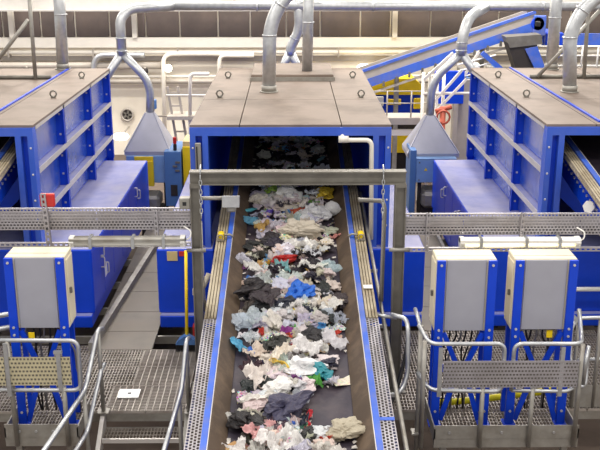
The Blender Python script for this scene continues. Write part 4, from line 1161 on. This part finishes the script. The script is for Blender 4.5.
def card_mesh(name, seed, m):
    rn = random.Random(seed); vs = []; fs = []
    asp = rn.uniform(.5, .9); xs = [-.5, rn.uniform(-.2, .2), .5]
    zs = [rn.uniform(0, .16), 0, rn.uniform(.02, .2)]
    for t in (0, .022):
        for x, z in zip(xs, zs):
            for y in (-asp / 2, asp / 2): vs.append((x + rn.uniform(-.04, .04), y * rn.uniform(.8, 1.1), z + t + rn.uniform(-.01, .01)))
    q = [(0, 1, 3, 2), (2, 3, 5, 4)]
    fs += q + [tuple(i + 6 for i in f[::-1]) for f in q]
    for a, b_ in ((0, 1), (1, 3), (3, 5), (5, 4), (4, 2), (2, 0)): fs.append((a, b_, b_ + 6, a + 6))
    return fin(name, vs, fs, m)

bags = [bag_mesh('plastic_bag', s, 'film', .42 + .05 * (s % 3), .36 + .05 * (s % 4)) for s in range(1, 9)]
films = [film_mesh('plastic_film', s, 'film', [1, .7, .5, .85][s % 4], .18 + .05 * (s % 3)) for s in range(1, 11)]
clears = [film_mesh('clear_film', s + 20, 'clear', [1, .8][s % 2], .25) for s in range(3)] + [bag_mesh('clear_film', 31, 'clear', .5, .4)]
prints = [film_mesh('printed_wrapper', s + 40, 'printed', [.6, .9, .75][s % 3], .16) for s in range(6)]
cards = [card_mesh('cardboard_piece', s, 'card') for s in range(5)]
bottle = [lathe_mesh('plastic_bottle', [(-.5, .02), (-.5, .13), (-.3, .15), (-.05, .13), (.15, .15), (.32, .10), (.40, .045), (.5, .045), (.5, .01)], s, 'film', .25) for s in (1, 2)]
tub = [lathe_mesh('food_tub', [(0, .01), (0, .34), (.3, .42), (.32, .46), (.3, .44), (.04, .32), (.04, .01)], 3, 'clear', .15, 18)]
strips = [film_mesh('plastic_strip', s + 60, 'film', .22, .12) for s in range(3)]

CELL = .04; HX = 34; HY0 = 5.4; HN = 260
Hm = {}
def hcells(x, y, r):
    n = int(r / CELL) + 1
    ci, cj = round(x / CELL), round((y - HY0) / CELL)
    for i in range(ci - n, ci + n + 1):
        for j in range(cj - n, cj + n + 1):
            if (i - ci) ** 2 + (j - cj) ** 2 <= (r / CELL) ** 2: yield (i, j)
R = random.Random(77)
slope = math.atan(SL)
def put(me, name, x, y, size, colour, label, cat, group=None, rz=None, zs=1.0, lift=None, tilt=.25, sy=1.0):
    o = bpy.data.objects.new(name, me); COL.objects.link(o)
    cells = list(hcells(x, y, size * .33))
    hs_ = [Hm.get(c, 0.0) for c in cells]
    base = (sum(hs_) / len(hs_)) * .85 if lift is None else lift
    tx = R.uniform(-tilt, tilt) if base > .03 else R.uniform(-.06, .06)
    ty = R.uniform(-tilt, tilt) if base > .03 else R.uniform(-.06, .06)
    rz = R.uniform(0, 2 * math.pi) if rz is None else rz
    rot = Matrix.Rotation(slope, 3, 'X') @ Matrix.Rotation(tx, 3, 'X') @ Matrix.Rotation(ty, 3, 'Y') @ Matrix.Rotation(rz, 3, 'Z')
    o.rotation_euler = rot.to_euler()
    o.scale = (size, size * sy, size * zs)
    o.location = (x, y, zb(y) + base + .004)
    o.color = rgb(*colour)
    hmax = max(v.co.z for v in me.vertices) * size * zs
    for c in cells: Hm[c] = max(Hm.get(c, 0), base + hmax * .42)
    tag(o, label, cat, group)
    return o
def jit(c, a=14): return tuple(max(0, min(255, v + R.randint(-a, a))) for v in c)
WHITE = [(232, 228, 224), (222, 216, 208), (212, 208, 208), (238, 236, 238), (218, 216, 228), (226, 214, 204)]
KINDS = [  # weight, meshes, name, colours, phrase, category, size range
    (22, bags, 'plastic_bag', WHITE, 'crumpled white plastic bag in the waste on the belt', 'bag', (.11, .23)),
    (40, films, 'plastic_film', WHITE, 'torn white plastic film in the waste on the belt', 'film', (.11, .25)),
    (20, films, 'paper_scrap', [(214, 204, 186), (204, 196, 184), (190, 180, 166), (222, 210, 196)], 'beige paper scrap in the waste on the belt', 'paper', (.09, .2)),
    (8, bags, 'black_bag', [(40, 38, 42), (58, 52, 58), (46, 44, 56)], 'crumpled black plastic bag in the waste on the belt', 'bag', (.14, .26)),
    (9, films, 'dark_film', [(70, 62, 70), (84, 76, 74), (60, 60, 78)], 'dark grey plastic film in the waste on the belt', 'film', (.12, .24)),
    (20, prints, 'printed_wrapper', [(230, 226, 220), (210, 190, 190), (200, 210, 226), (224, 214, 180)], 'printed food wrapper with coloured patches in the waste', 'wrapper', (.10, .19)),
    (11, clears, 'clear_film', [(226, 228, 234), (210, 216, 226)], 'translucent plastic film in the waste on the belt', 'film', (.14, .26)),
    (7, cards, 'cardboard_piece', [(176, 140, 98), (190, 160, 122), (206, 188, 160)], 'brown cardboard piece in the waste on the belt', 'cardboard', (.10, .2)),
    (6, films, 'blue_film', [(96, 150, 205), (120, 170, 214), (60, 110, 200)], 'scrap of blue plastic film in the waste', 'film', (.09, .16)),
    (3, films, 'red_film', [(200, 60, 50), (210, 90, 60), (214, 120, 110)], 'scrap of reddish plastic film in the waste', 'film', (.08, .14)),
    (2, films, 'green_film', [(110, 160, 90), (80, 150, 120)], 'scrap of green plastic film in the waste', 'film', (.08, .13)),
    (3, films, 'yellow_film', [(220, 190, 70), (214, 180, 110)], 'scrap of yellow plastic film in the waste', 'film', (.08, .14)),
    (2, films, 'purple_film', [(120, 80, 160), (150, 90, 150)], 'scrap of purple plastic film in the waste', 'film', (.08, .13)),
    (3, bottle, 'plastic_bottle', [(200, 214, 224), (230, 232, 232), (150, 186, 200)], 'crushed plastic bottle in the waste on the belt', 'bottle', (.16, .24)),
    (4, strips, 'plastic_strip', [(226, 222, 216), (180, 172, 168), (60, 56, 60)], 'twisted plastic strip in the waste on the belt', 'strip', (.2, .34)),
]
bag_of = [k for k in KINDS for _ in range(k[0])]
def edge_ok(x, y):
    if .12 < x and 7.52 < y < 8.12 and R.random() < .93: return False
    if x > .42 and 7.9 < y < 9.0 and R.random() < .8: return False
    if x < -.42 and 7.4 < y < 8.6 and R.random() < .75: return False
    if x < -.45 and y < 9.6 and R.random() < .5: return False
    return True
# small torn scraps between the larger pieces: nobody could count them
sc = MB()
for k in range(900):
    x = max(-.55, min(.55, R.gauss(0, .3))); y = R.uniform(6.2, 14.8)
    if not edge_ok(x, y): continue
    s_ = R.uniform(.015, .045); a = R.uniform(0, 6.28); z = zb(y) + .006
    pts = []
    for q in range(4):
        b_ = a + q * math.pi / 2 + R.uniform(-.4, .4); r_ = s_ * R.uniform(.6, 1.1)
        yy = y + r_ * math.sin(b_); pts.append((x + r_ * math.cos(b_), yy, zb(yy) + .004 + R.uniform(0, .02)))
    sc.add(pts, [(0, 1, 2), (0, 2, 3)])
so = sc.build('waste_scraps', mat('pale_waste_scraps', (190, 184, 178), .5, var=.5, scale=25), None, (0, 7, zb(7)))
tag(so, 'tiny torn scraps strewn over the belt between the larger waste', 'scraps', None, 'stuff')

N_PIECES = 740
n_done = 0
loose = []
while n_done < N_PIECES:
    y = R.uniform(6.5, 14.7)
    if y > 13.2 and R.random() < .45: continue
    x = R.gauss(0, .31)
    if abs(x) > .52 or not edge_ok(x, y): continue
    k = R.choice(bag_of)
    me = R.choice(k[1])
    o = put(me, k[2], x, y, R.uniform(*k[6]) * (1.0 if y < 13 else .9), jit(R.choice(k[3]), 8), k[4], k[5], k[4].replace(' in the waste on the belt', '').replace(' in the waste', '') + ' pieces', zs=R.uniform(.8, 1.15))
    loose.append(o); n_done += 1
# each loose piece gets its own label: kind, stretch of the belt, side, then its rank counted from the near end
ZONES = [(7.95, 'by the navy bag'), (8.75, 'level with the teal bag'), (9.5, 'below the bright blue bag'), (10.3, 'beside the bright blue bag'), (11.3, 'above the red bag'), (12.8, 'just below the portal beam'), (99, 'inside the dark machine mouth')]
ORD = ['nearest', 'second nearest', 'third nearest', 'fourth nearest', 'fifth nearest', 'sixth nearest', 'seventh nearest', 'eighth nearest', 'ninth nearest', 'tenth nearest', 'eleventh nearest', 'twelfth nearest', 'thirteenth nearest', 'fourteenth nearest', 'fifteenth nearest', 'sixteenth nearest', 'seventeenth nearest', 'eighteenth nearest', 'nineteenth nearest', 'twentieth nearest']
cellz = {}
for o in loose:
    x, y = o.location.x, o.location.y
    zn = next(t for lim, t in ZONES if y < lim)
    sd = 'left of centre' if x < -.14 else ('right of centre' if x > .14 else 'mid belt')
    kind_ = o['label'].replace(' in the waste on the belt', '').replace(' in the waste', '').replace(' with coloured patches', '')
    cellz.setdefault((kind_, sd, zn), []).append(o)
for (kind_, sd, zn), os_ in cellz.items():
    os_.sort(key=lambda o: o.location.y)
    for i, o in enumerate(os_):
        o['label'] = '%s %s, %s' % (kind_, sd, zn) + ('' if len(os_) == 1 else ', %s' % ORD[min(i, 19)])

# the pieces one can point at
def special(me, name, x, y, size, c, label, cat, **kw): return put(me, name, x, y, size, c, label, cat, None, **kw)
special(bags[1], 'plastic_bag', .10, 9.79, .32, (36, 110, 215), 'bright blue plastic bag lying in the middle of the belt', 'bag', zs=1.1)
special(films[2], 'plastic_film', -.46, 8.83, .25, (96, 178, 216), 'light blue plastic film near the left edge of the belt', 'film')
special(bags[3], 'plastic_bag', .28, 8.30, .22, (44, 146, 160), 'teal plastic bag beside the bare patch of belt', 'bag')
special(films[4], 'plastic_film', .22, 8.13, .18, (96, 176, 80), 'green plastic film just below the teal bag', 'film')
special(cards[1], 'magazine', .50, 8.23, .25, (214, 206, 190), 'folded pale magazine right of the teal bag', 'magazine', rz=.5)
special(bags[5], 'plastic_bag', -.09, 10.54, .25, (206, 40, 38), 'bright red crumpled bag above the blue bag', 'bag', rz=.4, sy=.6)
special(films[6], 'plastic_film', -.13, 10.33, .20, (150, 204, 208), 'pale turquoise film just below the red bag', 'film')
special(bags[0], 'plastic_bag', .10, 8.34, .36, (244, 244, 246), 'large smooth white bag left of the teal bag', 'bag', sy=.7, rz=0.1)
special(bags[6], 'plastic_bag', -.06, 7.68, .40, (72, 70, 96), 'large dark navy bag in the lower middle of the belt', 'bag', rz=.6, sy=.7)
special(bags[2], 'plastic_bag', -.40, 7.55, .32, (38, 36, 40), 'black bag at the lower left of the belt', 'bag', rz=-.6, sy=.7)
special(strips[0], 'plastic_strip', .15, 7.60, .32, (214, 44, 60), 'narrow red strip beside the navy bag', 'strip', rz=1.4, sy=.8)
special(cards[0], 'cardboard_piece', .22, 7.38, .24, (196, 140, 84), 'orange brown cardboard flap at the bottom of the belt', 'cardboard', rz=-.4)
special(bags[4], 'plastic_bag', .47, 7.42, .29, (200, 190, 168), 'crumpled beige bag alone at the lower right of the belt', 'bag', rz=.2, sy=.8)
special(strips[1], 'plastic_strip', -.05, 8.32, .42, (236, 204, 90), 'long yellow strip left of the large white bag', 'strip', rz=-1.0)
special(films[0], 'plastic_film', -.04, 8.90, .19, (150, 60, 150), 'purple and pink film in the middle of the belt', 'film')
special(films[8], 'plastic_film', -.25, 11.88, .22, (104, 84, 190), 'violet film among the upper waste near the portal beam', 'film')
special(films[5], 'plastic_film', .02, 12.69, .26, (120, 96, 184), 'lilac film just below the portal beam', 'film')
special(films[3], 'plastic_film', -.19, 12.49, .26, (150, 190, 80), 'lime green film just below the portal beam', 'film')
special(films[7], 'plastic_film', .31, 12.26, .13, (130, 186, 90), 'small green scrap right of the belt centre in the upper waste', 'film')
special(bags[7], 'plastic_bag', .45, 12.5, .24, (226, 196, 60), 'yellow crumpled bag in the upper right of the waste', 'bag')
special(bottle[0], 'plastic_bottle', -.57, 12.04, .24, (90, 184, 200), 'cyan bottle at the upper left edge of the waste', 'bottle', rz=.4)
special(bags[5], 'plastic_bag', -.52, 11.72, .18, (110, 176, 206), 'sky blue bag just below the cyan bottle', 'bag')
special(tub[0], 'food_tub', .52, 11.85, .26, (232, 232, 232), 'round translucent tub at the upper right of the waste', 'tub', rz=1.2, tilt=.1)
special(bags[2], 'plastic_bag', -.42, 9.82, .38, (44, 40, 44), 'large black bag left of the bright blue bag', 'bag', sy=.7)
special(bags[6], 'plastic_bag', -.28, 9.66, .28, (60, 52, 58), 'charcoal bag between the black bag and the bright blue bag', 'bag')
special(clears[3], 'clear_film', -.53, 9.27, .24, (200, 212, 226), 'translucent bluish bag at the left edge below the black bag', 'bag')
special(films[9], 'plastic_film', -.36, 11.44, .30, (200, 164, 96), 'crinkled golden film in the upper left of the waste', 'film')
special(bags[1], 'plastic_bag', .08, 11.88, .18, (196, 92, 64), 'orange red bag in the upper middle of the waste', 'bag')
special(films[1], 'plastic_film', .54, 11.25, .18, (226, 160, 150), 'pink film at the right edge of the upper waste', 'film')
special(films[4], 'plastic_film', .36, 9.11, .20, (90, 160, 216), 'blue film right of the belt centre below the blue bag', 'film')
special(films[2], 'plastic_film', -.03, 9.39, .13, (240, 216, 50), 'small bright yellow scrap below the blue bag', 'film')
special(films[6], 'plastic_film', .03, 9.05, .10, (90, 190, 70), 'tiny bright green scrap above the purple film', 'film')
special(films[3], 'plastic_film', -.26, 7.40, .27, (232, 180, 180), 'pink and white film below the black bag', 'film')
special(films[5], 'plastic_film', -.57, 7.69, .17, (228, 226, 222), 'lone white scrap at the far left edge of the belt', 'film')
special(films[0], 'plastic_film', -.24, 8.62, .42, (242, 234, 222), 'large creamy white sheet left of the belt centre', 'film', sy=.8)
special(bags[0], 'plastic_bag', .29, 11.79, .34, (240, 240, 242), 'plump white bag in the upper waste left of the tub', 'bag')
special(bags[3], 'plastic_bag', -.02, 12.40, .32, (238, 238, 236), 'white bag in the middle of the upper waste', 'bag')
special(films[8], 'plastic_film', .12, 10.80, .44, (242, 240, 236), 'large white film sheet above the red bag', 'film', sy=.7)
special(films[1], 'plastic_film', -.28, 8.22, .40, (240, 232, 226), 'broad white film below the creamy sheet', 'film')
special(films[7], 'plastic_film', -.10, 7.26, .34, (240, 238, 236), 'white film sheet at the bottom edge of the picture', 'film')
special(bags[4], 'plastic_bag', .10, 11.20, .44, (206, 196, 180), 'long tan bag stretched across the upper waste', 'bag', rz=.0, sy=.45)
special(bags[7], 'plastic_bag', -.23, 11.08, .26, (50, 46, 52), 'black bag in the upper waste below the golden film', 'bag')
special(bags[6], 'plastic_bag', .56, 9.66, .2, (66, 56, 60), 'dark bag at the right edge of the belt beside a white film', 'bag')
special(films[9], 'plastic_film', .44, 9.50, .28, (238, 236, 232), 'white film at the right edge of the belt below the blue bag', 'film')
special(films[3], 'plastic_film', -.25, 10.64, .14, (110, 170, 220), 'small blue scrap left of the red bag', 'film')
special(films[2], 'plastic_film', -.34, 7.98, .32, (240, 236, 230), 'white film spread left of the navy bag', 'film')
special(bags[3], 'plastic_bag', -.12, 8.02, .26, (242, 240, 238), 'white bag directly above the navy bag', 'bag')
special(films[6], 'plastic_film', -.36, 7.14, .30, (238, 234, 232), 'white film in the lower left corner of the waste', 'film')
special(films[4], 'plastic_film', .30, 7.12, .30, (236, 232, 226), 'white film in the lower right corner of the waste', 'film')
special(films[1], 'plastic_film', .42, 8.86, .30, (232, 230, 234), 'greyish white film right of the purple film', 'film')
special(bags[5], 'plastic_bag', -.20, 9.22, .28, (236, 230, 222), 'cream white bag right of the translucent bluish bag', 'bag', sy=.6)
special(films[7], 'plastic_film', .16, 8.72, .30, (240, 238, 238), 'bright white film above the large smooth white bag', 'film')
special(films[9], 'plastic_film', .22, 10.30, .30, (238, 236, 230), 'white film right of the pale turquoise film', 'film')
special(films[5], 'plastic_film', -.45, 10.45, .30, (236, 234, 230), 'white film at the left edge beside the red bag', 'film')
special(cards[3], 'cardboard_piece', .12, 14.3, .2, (206, 150, 50), 'amber scrap in the dark inside the central machine', 'cardboard')
